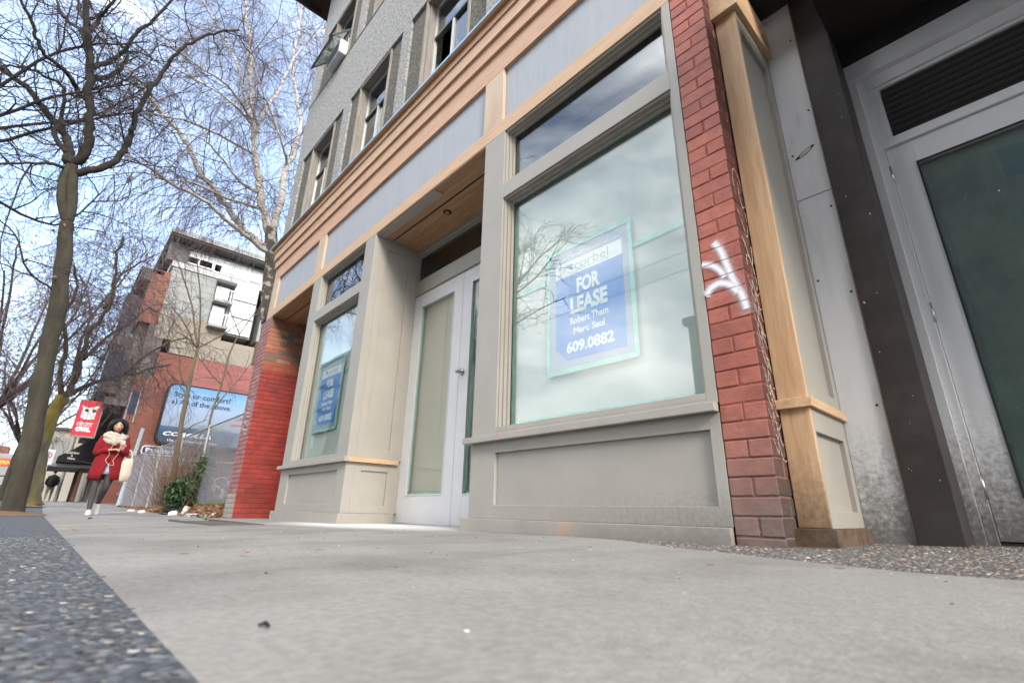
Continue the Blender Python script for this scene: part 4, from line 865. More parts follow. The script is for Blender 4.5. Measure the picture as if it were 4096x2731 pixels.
# overpass with red sign
V = empty('overpass', (-85, -8, 2.5), 'pale concrete overpass crossing the end of the street with a red lettered sign on it', 'overpass')
MB().box(-88, -84, -30, -1.0, 3.0, 3.9).build('deck', 'concrete_pale', V); MB().box(-84.6, -84.2, -30, -1, 5.0, 5.5).build('parapet', 'concrete_pale', V)
m = MB()
for k in range(10): m.box(-84.5, -84.3, -29+k*3, -28.8+k*3, 3.9, 5.0)
m.build('railing', 'grey_metal_far', V); m = MB()
for k in range(4): m.box(-87, -85.5, -28+k*8.5, -27+k*8.5, 0, 3.0)
m.build('pier', 'concrete_pale', V)
MB().box(-83.99, -83.9, -8.5, -5.2, 4.0, 4.9).build('red_sign', 'print_red', V)
mat('print_yellow', (.75, .45, .05), .5); text('lettering', 'WESTERN', 'print_yellow', (-83.88, 0, 0), UX, UZ, (-8.1, -5.6, 4.25, 4.7), V, .03, 0, .01)
# cars far away
mat('car_white', (.7, .7, .7), .25); mat('car_blue', (.05, .15, .3), .25); mat('lamp_red', (.6, .02, .02), .3)
def far_car(x, y, mt, lb, rz=0):
    e_ = empty('parked_car', (x, y, gx(x)-.1), lb, 'car', 'cars far down the street', rz)
    z = gx(x)-.1; m = MB(); prof = [(-2.1, .35), (-2.1, .8), (-1.9, .95), (-1.3, 1.0), (-.8, 1.42), (.7, 1.42), (1.3, 1.0), (2.0, .9), (2.15, .7), (2.15, .35)]
    m.extrude([(x+a, y, z+b) for a, b in prof], (0, -.85, 0), (0, .85, 0)); o = m.build('body', mt, e_, bevel=.05)
    MB().extrude([(x-1.22, y, z+1.0), (x-.78, y, z+1.36), (x+.68, y, z+1.36), (x+1.2, y, z+1.0)], (0, -.86, 0), (0, .86, 0)).build('side_window', 'dark_glass', e_)
    MB().extrude([(x+1.3, y, z+1.03), (x+.78, y, z+1.38), (x+.74, y, z+1.36), (x+1.26, y, z+1.01)], (0, -.7, 0), (0, .7, 0)).build('windscreen', 'dark_glass', e_)
    for a in (-1.3, 1.35):
        for b in (-.86, .74): m = MB(); m.tube([(x+a, y+b, z+.33), (x+a, y+b+.12, z+.33)], .33, 16); m.build('wheel', 'dark_rubber', e_)
    for b in (-.6, .6): MB().box(x+2.14, x+2.18, y+b-.15, y+b+.15, z+.68, z+.8).build('headlight', 'lamp_red' if mt == 'car_blue' else 'pale_glass', e_)
far_car(-58, -6.3, 'car_white', 'white car parked far down the street at the left edge'); far_car(-66, -5.6, 'car_blue', 'dark blue car with red tail lamps far down the street')
# parking sign on a pole
K = empty('street_sign', (-23.5, -2.25, 0), 'small white no-parking sign on a thin steel pole behind the lichen covered tree', 'sign')
m = MB(); m.tube([(-23.5, -2.25, 0), (-23.5, -2.25, 2.0)], .035, 8); m.build('pole', 'steel', K)
MB().box(-23.47, -23.46, -2.42, -2.08, 1.35, 1.86).build('plate', 'print_white', K)
m = MB(); m.tube([(-23.455, -2.25+.10*math.cos(a*math.pi/10), 1.66+.10*math.sin(a*math.pi/10)) for a in range(21)], .012, 5, cap=False); m.tube([(-23.455, -2.32, 1.73), (-23.455, -2.18, 1.59)], .01, 5); m.build('prohibition_ring', 'print_red', K)
text('letter', 'P', 'print_navy', (-23.457, 0, 0), UX, UZ, (-2.29, -2.21, 1.60, 1.72), K, .02, 0, .002)
for n_, (x, y, z, lb) in enumerate(((-47, -3.6, 7.5, 'thin pale lamp post leaning up behind the two street trees'), (-40, -1.4, 5.5, 'second thin pale post just right of the lichen covered trunk'))):
    o = MB().tube([(x, y, 0), (x, y, z)], [.10, .06], 8).build('street_lamp' if n_ == 0 else 'sign_post', 'pale_panel'); tag(o, lb, 'post')
# ---------------- buildings and wires seen in the reflections ----------------
mat('opp_wall', (.37, .38, .35), .9, .1, .6); mat('opp_wall2', (.20, .17, .14), .9, .1, .6)
def opposite(name, x0, x1, y, h, mt, lb, balc=None):
    e_ = empty(name, ((x0+x1)/2, y, 0), lb, 'building', 'buildings on the other side of the street')
    MB().box(x0, x1, y-8, y, -.2, h).build('wall', mt, e_); MB().box(x0-.2, x1+.2, y-8, y+.25, h, h+.4).build('roof_edge', 'grey_siding', e_)
    n = int((x1-x0)/3.2); 
    for i in range(n):
        x = x0+1.2+i*3.2
        if balc and i % 4 == 1:
            for z in range(3, int(h)-2, 3): MB().box(x-.9, x+2.0, y, y+1.2, z, z+1.0).build('balcony', 'pale_panel', e_)
            continue
        for z in range(1, int(h)-2, 3):
            w1 = MB().box(x, x+1.1, y, y+.05, z+.4, z+2.0).build('window', 'window_white' if balc else 'grey_siding', e_); MB().box(x+.1, x+1.0, y+.05, y+.06, z+.5, z+1.9).build('pane', 'dark_glass', w1)
opposite('apartment_block', -92, -42, -22, 18.5, 'opp_wall', 'grey green apartment block with white balconies reflected in the narrow shop window', True)
opposite('low_building', -41, -15, -24, 5.0, 'opp_wall', 'low building reflected behind the branches in the large window')
opposite('corner_building', -11.8, -9.5, -22, 10.2, 'cream_wall', 'taller building reflected at the lower right corner of the large window')
opposite('side_building', -9.2, 30, -22, 27, 'opp_wall2', 'brown building reflected in the neighbouring glazed door')
t = 9.1/2.1
o = MB(); z1 = .12+(1.411-.12)*t; z2 = .12+(1.3065-.12)*t
w1 = MB().tube([(-70, -7, z1+.3), (-30, -7, z1), (-8, -7, z1), (30, -7, z1+.2)], .006, 5).build('overhead_wire', 'dark_rubber'); tag(w1, 'upper of the two thin wires reflected across the large window', 'wire', 'overhead wires above the street')
w2 = MB().tube([(-70, -7, z2+.3), (-30, -7, z2), (-8, -7, z2), (30, -7, z2+.2)], .006, 5).build('overhead_wire', 'dark_rubber'); tag(w2, 'lower of the two thin wires reflected across the large window', 'wire', 'overhead wires above the street')
# ---------------- vacant lot, fence ----------------
mat('leaf_soil', (.15, .095, .06), .95, .3, 8., .8, 60., col2=(.24, .13, .07), c2=(.45, .6), c2scale=14)
def lotz(x, y):
    s = min(1, max(0, (y+.06)/.42)); s = s*s*(3-2*s)
    return gx(x)+(.14-gx(x)+.0)*s*1.0+(.035*noise.noise(Vector((x*1.3, y*1.3, 0)))+.015*noise.noise(Vector((x*5, y*5, 2))))*min(1, s*3)-.01
m = MB(); nx, ny = 130, 46
for j in range(ny+1):
    y = -.06+(j/ny)**1.8*20
    for i in range(nx+1): x = -8.72-21.28*i/nx; m.v.append((x, y-(.10*max(0, noise.noise(Vector((x*.8, 0, 0)))) if j == 0 else 0), lotz(x, y)))
for j in range(ny):
    for i in range(nx): m.face((j*(nx+1)+i, j*(nx+1)+i+1, (j+1)*(nx+1)+i+1, (j+1)*(nx+1)+i))
tag(m.build('lot_ground', 'leaf_soil', smooth=True), kind='structure')
pebble_mat('dead_leaf', [(0, (.26, .12, .055)), (.25, (.20, .10, .055)), (.5, (.34, .17, .08)), (.7, (.15, .085, .055)), (.88, (.42, .25, .14))])
def leafq(mb, c, s, rr, flat=.3):
    n = Vector((rr.gauss(0, flat), rr.gauss(0, flat), 1)).normalized() if flat < 2 else Vector((rr.gauss(0, 1), rr.gauss(0, 1), rr.gauss(0, 1))).normalized()
    a = n.orthogonal().normalized(); b = n.cross(a); th = rr.uniform(0, 6.28); a, b = a*math.cos(th)+b*math.sin(th), b*math.cos(th)-a*math.sin(th); c = Vector(c)
    o = len(mb.v); mb.v += [tuple(c-a*s), tuple(c-a*s*.2+b*s*.55+n*s*.15), tuple(c+a*s), tuple(c-a*s*.1-b*s*.5+n*s*.12)]; mb.face((o, o+1, o+2, o+3))
m = MB(); rr = random.Random(2)
for _ in range(5200):
    x = -8.8-rr.random()**1.2*13; y = -.12+rr.random()**1.4*1.6; leafq(m, (x, y, (lotz(x, y) if y > -.06 else gz(x, y))+.012+rr.random()*.02), rr.uniform(.02, .05), rr, .5)
tag(m.build('leaf_litter', 'dead_leaf', fix=False), kind='stuff')
m = MB()
for _ in range(2600):
    x = -8.9-rr.random()*4.2; y = .25+rr.random()*1.0; z = lotz(x, y); h_ = rr.uniform(.05, .16); a = rr.uniform(-.05, .05); o = len(m.v); m.v += [(x, y, z), (x+.008, y+.004, z), (x+a, y+a, z+h_)]; m.face((o, o+1, o+2))
mat('grass_green', (.10, .15, .05), .8, .3, 4.); tag(m.build('grass', 'grass_green', fix=False), kind='stuff')
m = MB(); rr = random.Random(5)
for _ in range(5000):
    x = -62-rr.random()*10; y = -2.6+rr.random()*2.4; z = gx(x); o = len(m.v); m.v += [(x, y, z), (x+.05, y+.09, z), (x, y+.04, z+rr.uniform(.08, .2))]; m.face((o, o+1, o+2))
tag(m.build('grass_verge', 'grass_green', fix=False), kind='stuff')
mat('galvanised', (.42, .435, .45), .45, .12, 8., metal=.3); mat('pale_post', (.55, .66, .70), .5, .1)
def chain_fence(name, lb, pts, top, group=None):
    e_ = empty(name, (*pts[0][:2], .1), lb, 'fence')
    for (xa, ya), (xb, yb) in zip(pts, pts[1:]):
        dx, dy = xb-xa, yb-ya; ln = math.hypot(dx, dy); ux, uy = dx/ln, dy/ln
        z0a, z0b = lotz(xa, ya)+.03, lotz(xb, yb)+.03
        m = MB(); sp_ = .058; H = top-.14
        def P(u, v): return (xa+ux*u, ya+uy*u, z0a+(z0b-z0a)*u/ln+v)
        k = -H
        while k < ln:
            for s_ in (1, -1):
                u0, u1 = (k, k+H) if s_ > 0 else (k+H, k)
                v0, v1 = 0, H
                # clip
                a, b = (u0, v0), (u1, v1)
                def clip(a, b):
                    (ua, va), (ub, vb) = a, b
                    if ua > ub: (ua, va), (ub, vb) = (ub, vb), (ua, va)
                    if ub <= 0 or ua >= ln: return None
                    if ua < 0: va += (vb-va)*(0-ua)/(ub-ua); ua = 0
                    if ub > ln: vb = va+(vb-va)*(ln-ua)/(ub-ua); ub = ln
                    return (ua, va), (ub, vb)
                c = clip(a, b)
                if c and abs(c[0][0]-c[1][0]) > .02: m.tube([P(*c[0]), P(*c[1])], .0022, 3, cap=False)
            k += sp_
        m.build('chain_link', 'galvanised', e_, fix=False)
        n = max(1, round(ln/2.6)); 
        for i in range(n+1):
            if i == n and (xb, yb) != pts[-1]: continue
            u = ln*i/n; q = Vector(P(u, 0)); MB().tube([q-Vector((0, 0, .1)), q+Vector((0, 0, H+.04))], .026, 8).build('post', 'galvanised', e_)
        MB().tube([P(0, H), P(ln*.5, H-.01), P(ln, H)], .019, 8).build('top_rail', 'galvanised', e_)
    return e_
chain_fence('chain_link_fence', 'chain link fence along the leaf strewn edge of the vacant lot', [(-8.75, .40), (-12.5, .30), (-17.2, .12), (-21.8, -.02)], 1.78)
chain_fence('chain_link_fence', 'second chain link fence deeper in the lot in front of the brick wall', [(-24.5, .6), (-24.5, 7.5)], 1.9)
o = MB().tube([(-22.3, -.05, .05), (-22.3, .06, 2.75)], .055, 8).build('fence_pole', 'pale_post'); tag(o, 'tall pale blue pole at the left end of the chain link fence', 'pole')
# litter
mat('foam', (.75, .73, .70), .7); mat('cardboard', (.55, .45, .35), .8); mat('black_plastic', (.015, .015, .02), .3); mat('clear_plastic', (.5, .52, .5), .2)
mat('teal_plastic', (.05, .25, .22), .4)
cu = empty('paper_cup', (-10.9, -.13, gz(-10.9, -.13)), 'white ringed paper cup lying tipped at the edge of the dead leaves', 'cup')
z0 = gz(-10.9, -.13)+.045
m = MB(); ax = Vector((.25, .35, .9)).normalized(); c0 = Vector((-10.9, -.13, z0-.02)); m.tube([c0, c0+ax*.05, c0+ax*.10, c0+ax*.13], [.034, .040, .045, .048], 16); m.build('cup', 'foam', cu, smooth=True)
m = MB(); m.tube([c0+ax*.13, c0+ax*.145], [.053, .050], 16); m.tube([c0+ax*.05, c0+ax*.075], [.0415, .0445], 16); m.build('lid', 'cardboard', cu, smooth=True)
def crumple(name, c, r, mt, lb, cat, sd, group=None):
    m = MB(); m.ell((0, 0, 0), r, 12, 8, fn=lambda d, p: p*(1+.55*noise.noise(d*2.1+Vector((sd, 0, 0)))+.25*noise.noise(d*5+Vector((0, sd, 0)))))
    m.v = [(v[0]+c[0], v[1]+c[1], max(v[2], -r[2]*.5)+c[2]+r[2]*.45) for v in m.v]; tag(m.build(name, mt), lb, cat, group)
crumple('plastic_bag', (-12.05, -.10, gz(-12, -.1)), (.16, .20, .07), 'black_plastic', 'crumpled black plastic bag among the dead leaves', 'bag', 3)
crumple('paper_scrap', (-11.6, -.15, gz(-11.6, -.15)), (.06, .09, .05), 'foam', 'crumpled white paper beside the black plastic bag', 'paper', 5)
crumple('paper_scrap', (-14.2, -.33, gz(-14, -.3)), (.05, .08, .04), 'foam', 'white paper scrap by the foot of the pale pole', 'paper', 8)
crumple('paper_scrap', (-15.6, -.38, gz(-15, -.3)), (.05, .08, .03), 'foam', 'flat white paper scrap behind the walking woman', 'paper', 9)
crumple('paper_scrap', (-12.9, .02, gz(-13, 0)+.03), (.05, .10, .03), 'foam', 'thin pale paper left of the ivy bush', 'paper', 12)
crumple('paper_scrap', (-9.6, .10, gz(-9.6, .1)+.02), (.04, .05, .03), 'foam', 'small white paper by the red brick pier', 'paper', 13)
crumple('food_container', (-10.3, -.10, gz(-10.3, -.1)), (.10, .12, .035), 'clear_plastic', 'clear plastic food container at the edge of the sidewalk', 'container', 15)
crumple('plastic_scrap', (-9.15, -.09, gz(-9.15, -.09)), (.16, .14, .012), 'teal_plastic', 'flat teal plastic piece near the brick pier', 'plastic piece', 16)
crumple('plastic_tray', (-12.25, -.02, gz(-12.2, 0)+.05), (.07, .08, .07), 'clear_plastic', 'round clear tray standing in the black bag', 'tray', 18)
m = MB()
m.box(-10.62, -10.44, -.15, -.12, gz(-10.5, -.13), gz(-10.5, -.13)+.02); tag(m.build('wood_stick', 'cardboard'), 'short pale stick lying beside the tipped paper cup', 'stick')
# fallen leaves and a twig on the sidewalk
rr = random.Random(31)
for k, (x, y, s, lb, mt) in enumerate(((-1.51, -1.67, .016, 'curled brown leaf on the concrete before the white doors', 'dead_leaf'), (-3.54, -1.93, .022, 'brown leaf near the edge of the dark paving', 'dead_leaf'), (-7.6, -1.62, .045, 'brown leaf far along the sidewalk joint', 'dead_leaf'), (-3.75, -1.77, .018, 'small pale brown leaf in the middle of the sidewalk', 'dead_leaf'), (-6.9, -.62, .05, 'rust coloured leaf beside the floor grating', 'dead_leaf'))):
    m = MB(); leafq(m, (x, y, gz(x, y)+.012), s, rr, .25); leafq(m, (x+s*.8, y+.01, gz(x, y)+.01), s*.6, rr, .3); tag(m.build('fallen_leaf', mt), lb, 'leaf', 'fallen leaves on the sidewalk')
x, y = -.60, -1.90
tag(MB().tube([(x, y, gz(x, y)+.003), (x+.007, y+.004, gz(x, y)+.005), (x+.014, y+.006, gz(x, y)+.003)], [.0016, .0026, .0014], 6).build('twig', 'black_plastic'), 'short dark twig piece on the concrete near the camera', 'twig')
rr = random.Random(41)
mat('grit_white', (.6, .6, .6), .8); mat('grit_dark', (.06, .055, .05), .8)
for nm, mt, n in (('pale_grit', 'grit_white', 60), ('dark_grit', 'grit_dark', 70)):
    m = MB()
    for _ in range(n):
        x = .2-rr.random()**1.3*7; y = -1.9+rr.random()*1.7; s = rr.uniform(.0012, .0034); m.ell((x, y, gz(x, y)+s*.3), (s*rr.uniform(1, 2.2), s, s*.5), 6, 4)
    tag(m.build(nm, mt), kind='stuff')
m = MB(); rr = random.Random(17)
pts = [(-.99, -1.70), (-1.0, -1.61), (-1.05, -1.42), (-1.08, -1.2), (-1.13, -1.0), (-1.16, -.82), (-1.21, -.63), (-1.24, -.45)]
cr_ = [Vector((p.x+.004*noise.noise(p*9), p.y, gz(p.x, p.y)+.0012)) for p in cat_rom([(x, y, 0) for x, y in pts], 8)]
m.ribbon(cr_, [.0012+.0012*abs(noise.noise(p*7)) for p in cr_], (0, 0, 1)); tag(m.build('pavement_crack', 'grit_dark', fix=False), kind='structure')
mat('gum', (.15, .14, .13), .8, .1, 30.); m = MB()
for _ in range(26):
    x = .3-rr.random()**1.2*6.5; y = -1.85+rr.random()*1.6; s = rr.uniform(.006, .016); o = len(m.v); m.v.append((x, y, gz(x, y)+.0016))
    for k in range(14): a = 2*math.pi*k/14; q = s*(1+.3*noise.noise(Vector((math.cos(a), math.sin(a), x*9)))); m.v.append((x+q*math.cos(a), y+q*math.sin(a), gz(x, y)+.0008))
    for k in range(14): m.face((o, o+1+k, o+1+(k+1) % 14))
tag(m.build('gum_spots', 'gum', fix=False), kind='stuff')
# floor grating
mat('grate_metal', (.10, .09, .085), .6); gr_ = MB()
for k in range(34): x = -4.55-k*.05; z = gz(x, -.9); gr_.box(x, x+.02, -1.05, -.72, z-.01, z+.008)
gr_.box(-6.25, -4.5, -1.08, -1.05, gz(-5.4, -1.1)-.03, gz(-4.5, -1.1)+.006); gr_.box(-6.25, -4.5, -.72, -.69, gz(-5.4, -.7)-.03, gz(-4.5, -.7)+.006)
tag(gr_.build('floor_grating', 'grate_metal'), 'rusty steel grating set in the sidewalk by the left entrance', 'grating')
# ---------------- trees ----------------
mat('bark_dark', (.050, .043, .034), .95, .35, 7., 1., 30., (1, 1, .35), col2=(.058, .056, .034), c2=(.45, .65), c2scale=1.5)
mat('bark_limb', (.040, .034, .029), .95, .3, 6., .6, 30.)
mat('bark_lichen', (.10, .09, .06), .95, .3, 5., .9, 22., (1, 1, .4), col2=(.17, .135, .03), c2=(.48, .60), c2scale=1.3)
mat('bark_mossy', (.085, .07, .05), .95, .3, 5., .9, 22., col2=(.14, .12, .03), c2=(.55, .68), c2scale=1.3)
mat('bark_birch', (.56, .52, .46), .8, .12, 6., .4, 40., (1.2, 1.2, 9), col2=(.07, .06, .05), c2=(.535, .60), c2scale=2.6)
mat('bark_birch_old', (.085, .075, .065), .9, .3, 5., .8, 30., col2=(.42, .38, .33), c2=(.52, .58), c2scale=6)
mat('twig_purple', (.13, .095, .095), .9, .2); mat('twig_dark', (.05, .042, .04), .9, .2); mat('twig_brown', (.16, .10, .06), .9, .2)
mat('bark_sapling', (.15, .12, .08), .9, .2, 8., .4, 40., (1, 1, .3))
def rvec(rr): return Vector((rr.gauss(0, 1), rr.gauss(0, 1), rr.gauss(0, 1)))
def sprout(mb, p, d, ln, r0, rr, wander=.25, grav=0., n=5, sides=3, r1=.4):
    pts = [Vector(p)]; d = Vector(d).normalized()
    for i in range(n):
        d = (d+rvec(rr)*wander*.5+Vector((0, 0, -grav))*((i+1)/n)).normalized(); pts.append(pts[-1]+d*ln/n)
    mb.tube(pts, [r0*(1-(1-r1)*i/n) for i in range(n+1)], sides, cap=False); return pts
def along(pts, step, rr, start=0.):
    acc = 0; out = []; nxt = start+rr.random()*step
    for a, b in zip(pts, pts[1:]):
        l = (b-a).length
        while nxt < acc+l and l > 1e-6:
            out.append((a+(b-a)*((nxt-acc)/l), (b-a).normalized())); nxt += step*rr.uniform(.6, 1.4)
        acc += l
    return out
def tree(name, lb, cat, limbs, rad, bark, limb_mat, twig, lv, seed, group=None, leaves=None):
    rr = random.Random(seed); base = limbs['trunk'][0]
    e_ = empty(name, base, lb, cat, group); tb = MB(); tw = MB(); lf = MB()
    for k, pts in limbs.items():
        P = cat_rom(pts, 5 if k != 'trunk' else 9); r0, r1 = rad.get(k, rad['*']); n = len(P)
        if k == 'trunk' or k in ('s1', 's2'):
            P = [p+Vector((noise.noise(p*2.1), noise.noise(p*2.1+Vector((9, 0, 0))), 0))*r0*.16 for p in P]
            rs = [(r0+(r1-r0)*i/(n-1))*(1+.13*noise.noise(p*3)+.06*noise.noise(p*9)) for i, p in enumerate(P)]
            if k == 'trunk': rs[0] *= 1.4; rs[1] *= 1.18; rs[2] *= 1.06
            tb.tube(P, rs, 16)
        else:
            jit = max(r0*.6, .02)
            P = [p+rvec(rr)*jit*.35*(0 < i < n-1) for i, p in enumerate(P)]
            q_ = MB().tube(P, [r0+(r1-r0)*(i/(n-1))**.8 for i in range(n)], 7); q_.build('limb', limb_mat, e_, smooth=True, fix=False)
        if k in ('trunk', 's1', 's2') and not rad.get('twiggy'): continue
        if k == 'trunk': continue
        cur = along(P, lv[0][0], rr, .15)
        prev = [(p, t) for p, t in cur]
        for i, (step, l0, l1, r_, ang, grav, wan) in enumerate(lv):
            nxt = []
            for p, t in prev:
                s = (rvec(rr)-t*0).normalized(); s = (s-t*s.dot(t)).normalized(); d = t*math.cos(ang)+s*math.sin(ang)
                if grav > .3: d = (d+Vector((0, 0, -.3))).normalized()
                ln = rr.uniform(l0, l1); q = sprout(tw, p, d, ln, r_, rr, wan, grav, 6 if i < 2 else 4, 4 if i == 0 else 3)
                if leaves and i >= 1:
                    for (cx_, cy_, cz_, cr) in leaves:
                        if (q[-1]-Vector((cx_, cy_, cz_))).length < cr and rr.random() < .35:
                            for _ in range(2): leafq(lf, q[-1]+rvec(rr)*.05, rr.uniform(.022, .045), rr, 3)
                if i+1 < len(lv): nxt += along(q, lv[i+1][0], rr)
            prev = nxt
    t_ = tb.build('trunk', bark, e_, smooth=True, fix=False);
    tw.build('crown', twig, e_, fix=False)
    if lf.v: lf.build('dead_leaves', 'dead_leaf', e_, fix=False)
    return e_
T1 = {
 "trunk":[(-11.5, -2.37, -0.12), (-11.5, -2.44, 1.03), (-11.5, -2.62, 2.6), (-11.5, -2.73, 3.68), (-11.5, -2.9, 4.64), (-11.5, -2.98, 5.08)],
 "s1":[(-11.5, -2.98, 5.08), (-11.5, -3.10, 5.37), (-11.5, -3.19, 5.64), (-11.5, -3.24, 6.0), (-11.5, -3.22, 6.36)],
 "s2":[(-11.5, -2.98, 5.08), (-11.5, -3.0, 5.42), (-11.5, -3.11, 5.91), (-11.5, -3.22, 6.36)],
 "main":[(-11.5, -3.22, 6.3), (-11.35, -3.08, 6.54), (-11.2, -3.14, 7.03), (-11.05, -3.28, 7.54), (-10.9, -3.48, 8.37), (-10.75, -3.62, 8.76), (-10.6, -3.78, 9.32), (-10.45, -4.03, 10.24)],
 "L1":[(-11.5, -3.25, 6.3), (-11.65, -3.35, 6.69), (-11.8, -3.51, 7.08), (-11.95, -3.9, 7.48), (-12.1, -4.18, 7.84), (-12.25, -4.53, 8.11), (-12.4, -4.75, 8.27), (-12.55, -5.2, 8.24)],
 "L2":[(-11.5, -3.33, 6.49), (-11.65, -3.56, 6.79), (-11.8, -3.64, 7.07), (-11.95, -3.64, 7.46), (-12.1, -3.79, 8.22), (-12.25, -4.03, 8.41), (-12.4, -4.41, 8.54), (-12.55, -4.8, 8.44)],
 "R1":[(-11.5, -3.1, 6.15), (-11.4, -2.86, 6.31), (-11.3, -2.63, 6.59), (-11.2, -2.54, 7.03), (-11.1, -2.54, 7.36), (-11.0, -2.55, 7.7), (-10.9, -2.49, 8.18), (-10.8, -2.35, 8.87), (-10.7, -2.27, 9.26), (-10.6, -2.08, 9.66), (-10.5, -1.76, 10.14), (-10.4, -1.34, 10.53)],
 "U1":[(-11.2, -3.3, 7.6), (-11.37, -3.46, 7.78), (-11.23, -3.62, 7.92), (-11.1, -3.78, 7.97), (-10.97, -4.04, 8.01), (-10.83, -4.19, 8.16), (-10.7, -4.3, 8.38), (-10.57, -4.5, 8.58), (-10.43, -4.71, 8.84)],
 "U2":[(-10.9, -3.5, 8.5), (-11.3, -3.75, 9.1), (-11.74, -3.93, 9.54), (-11.98, -4.19, 9.81), (-12.22, -4.44, 10.33), (-12.46, -4.74, 11.03)],
 "R2":[(-11.1, -3.41, 8.0), (-11.7, -3.13, 8.85), (-11.9, -3.06, 9.35), (-12.1, -3.1, 9.88), (-12.3, -3.25, 10.08), (-12.5, -3.39, 10.38)],
 "R3":[(-11.0, -3.42, 8.2), (-11.33, -3.21, 8.84), (-11.16, -3.05, 9.13), (-10.99, -2.99, 9.49), (-10.81, -2.79, 9.88), (-10.64, -2.61, 10.52), (-10.47, -2.45, 11.0)],
 "LL":[(-11.5, -3.29, 6.17), (-11.2, -3.41, 6.0), (-10.9, -3.62, 5.73), (-10.6, -3.91, 5.36)],
 "U3":[(-10.75, -3.6, 8.8), (-11.26, -3.62, 9.45), (-11.02, -3.55, 9.61), (-10.78, -3.44, 9.84), (-10.54, -3.35, 10.24)],
 "U4":[(-10.7, -3.65, 8.9), (-11.8, -4.0, 10.05), (-12.1, -4.12, 10.52), (-12.4, -4.4, 11.58)],
 "K1":[(-11.5, -2.75, 3.7), (-11.2, -3.2, 3.9), (-11.0, -3.5, 4.4), (-10.8, -3.9, 4.6)]}
tree('street_tree', 'nearest dark barked bare tree with a forked trunk at the left edge', 'tree', T1,
     {'*': (.052, .020), 'trunk': (.138, .112), 's1': (.080, .072), 's2': (.088, .085), 'main': (.10, .045), 'L1': (.085, .035), 'R1': (.075, .022), 'LL': (.035, .018), 'K1': (.02, .01)},
     'bark_dark', 'bark_limb', 'twig_dark', [(.36, .6, 2.3, .014, 1.0, .0, .5), (.24, .4, 1.1, .0058, .8, .1, .5), (.20, .2, .6, .0036, .8, .12, .5)], 1,
     leaves=[(-10.9, -2.9, 5.2, .9), (-11.2, -2.2, 5.2, .8), (-10.9, -2.4, 6.0, .6), (-11.3, -2.2, 8.3, .7), (-10.9, -3.3, 4.2, .8)])
T2 = {
 "trunk":[(-13.6, 1.75, .0), (-13.6, 1.7, 1.6), (-13.6, 1.6, 3.45), (-13.6, 1.39, 4.61), (-13.6, 1.22, 5.53), (-13.6, 1.08, 6.64), (-13.6, 1.0, 7.21), (-13.6, 0.89, 7.69)],
 "A":[(-13.6, 0.95, 7.0), (-13.72, 0.58, 7.24), (-13.85, 0.29, 7.42), (-13.97, 0.1, 7.75), (-14.09, -0.44, 8.35), (-14.22, -1.0, 8.92), (-14.34, -1.44, 9.62), (-14.46, -1.86, 10.09), (-14.58, -2.27, 10.52), (-14.71, -2.74, 11.03), (-14.83, -3.21, 11.57), (-14.95, -3.75, 12.12), (-15.08, -4.2, 12.87)],
 "B":[(-13.6, 0.97, 6.9), (-13.44, 0.64, 6.94), (-13.28, 0.08, 7.12), (-13.12, -0.37, 7.23), (-12.96, -0.8, 7.38), (-12.8, -1.46, 7.42), (-12.64, -2.01, 7.49), (-12.48, -2.33, 7.48), (-12.32, -2.62, 7.42), (-12.16, -3.1, 7.54)],
 "C":[(-13.6, 0.89, 7.5), (-13.76, 0.68, 8.2), (-13.92, 0.38, 9.13), (-14.08, 0.13, 10.24), (-14.24, -0.04, 11.15), (-14.4, -0.21, 12.09), (-14.56, -0.51, 13.66), (-14.72, -0.76, 15.01), (-14.88, -1.12, 16.33), (-15.04, -1.49, 17.7)],
 "D":[(-13.6, 0.89, 7.5), (-13.76, 1.02, 8.81), (-13.92, 1.02, 9.89), (-14.08, 1.19, 11.01), (-14.24, 1.26, 12.14), (-14.4, 1.07, 13.01), (-14.56, 0.77, 14.19), (-14.72, 0.7, 15.31), (-14.88, 0.67, 16.84), (-15.04, 0.57, 18.16)],
 "E":[(-14.15, 0.0, 10.6), (-13.83, 0.08, 11.63), (-14.06, 0.35, 12.64), (-14.29, 0.52, 13.85), (-14.51, 0.76, 15.18), (-14.74, 1.32, 16.9), (-14.97, 1.65, 17.82)],
 "F":[(-14.3, -0.2, 11.4), (-13.87, -0.8, 12.52), (-14.13, -1.24, 13.5), (-14.4, -1.67, 14.24), (-14.67, -2.07, 14.96), (-14.93, -2.52, 15.71)],
 "G":[(-14.05, 0.12, 10.1), (-13.33, -0.81, 9.69), (-13.07, -1.4, 9.51), (-12.8, -2.07, 9.18), (-12.53, -2.51, 8.83), (-12.27, -3.19, 8.52)],
 "H":[(-14.2, -0.1, 11.2), (-13.92, -0.79, 11.39), (-14.24, -1.42, 11.77), (-14.56, -2.23, 12.08), (-14.88, -2.85, 12.46)],
 "I":[(-13.9, 0.41, 8.8), (-13.28, -0.2, 8.57), (-12.96, -0.8, 8.82), (-12.64, -1.24, 8.86), (-12.32, -1.66, 8.58)],
 "J":[(-13.85, 0.5, 8.3), (-13.33, -0.38, 7.93), (-13.07, -1.16, 7.83), (-12.8, -1.73, 7.46), (-12.53, -2.16, 7.29), (-12.27, -2.65, 6.79)],
 "K":[(-13.95, 1.05, 10.2), (-13.33, 0.65, 10.38), (-13.07, 0.12, 11.05), (-12.8, -0.28, 11.39), (-12.53, -0.66, 11.84), (-12.27, -0.97, 12.24)],
 "L":[(-14.25, -0.1, 11.3), (-13.28, -0.93, 11.28), (-12.96, -1.57, 11.16), (-12.64, -2.04, 10.97), (-12.32, -2.53, 10.92)]}
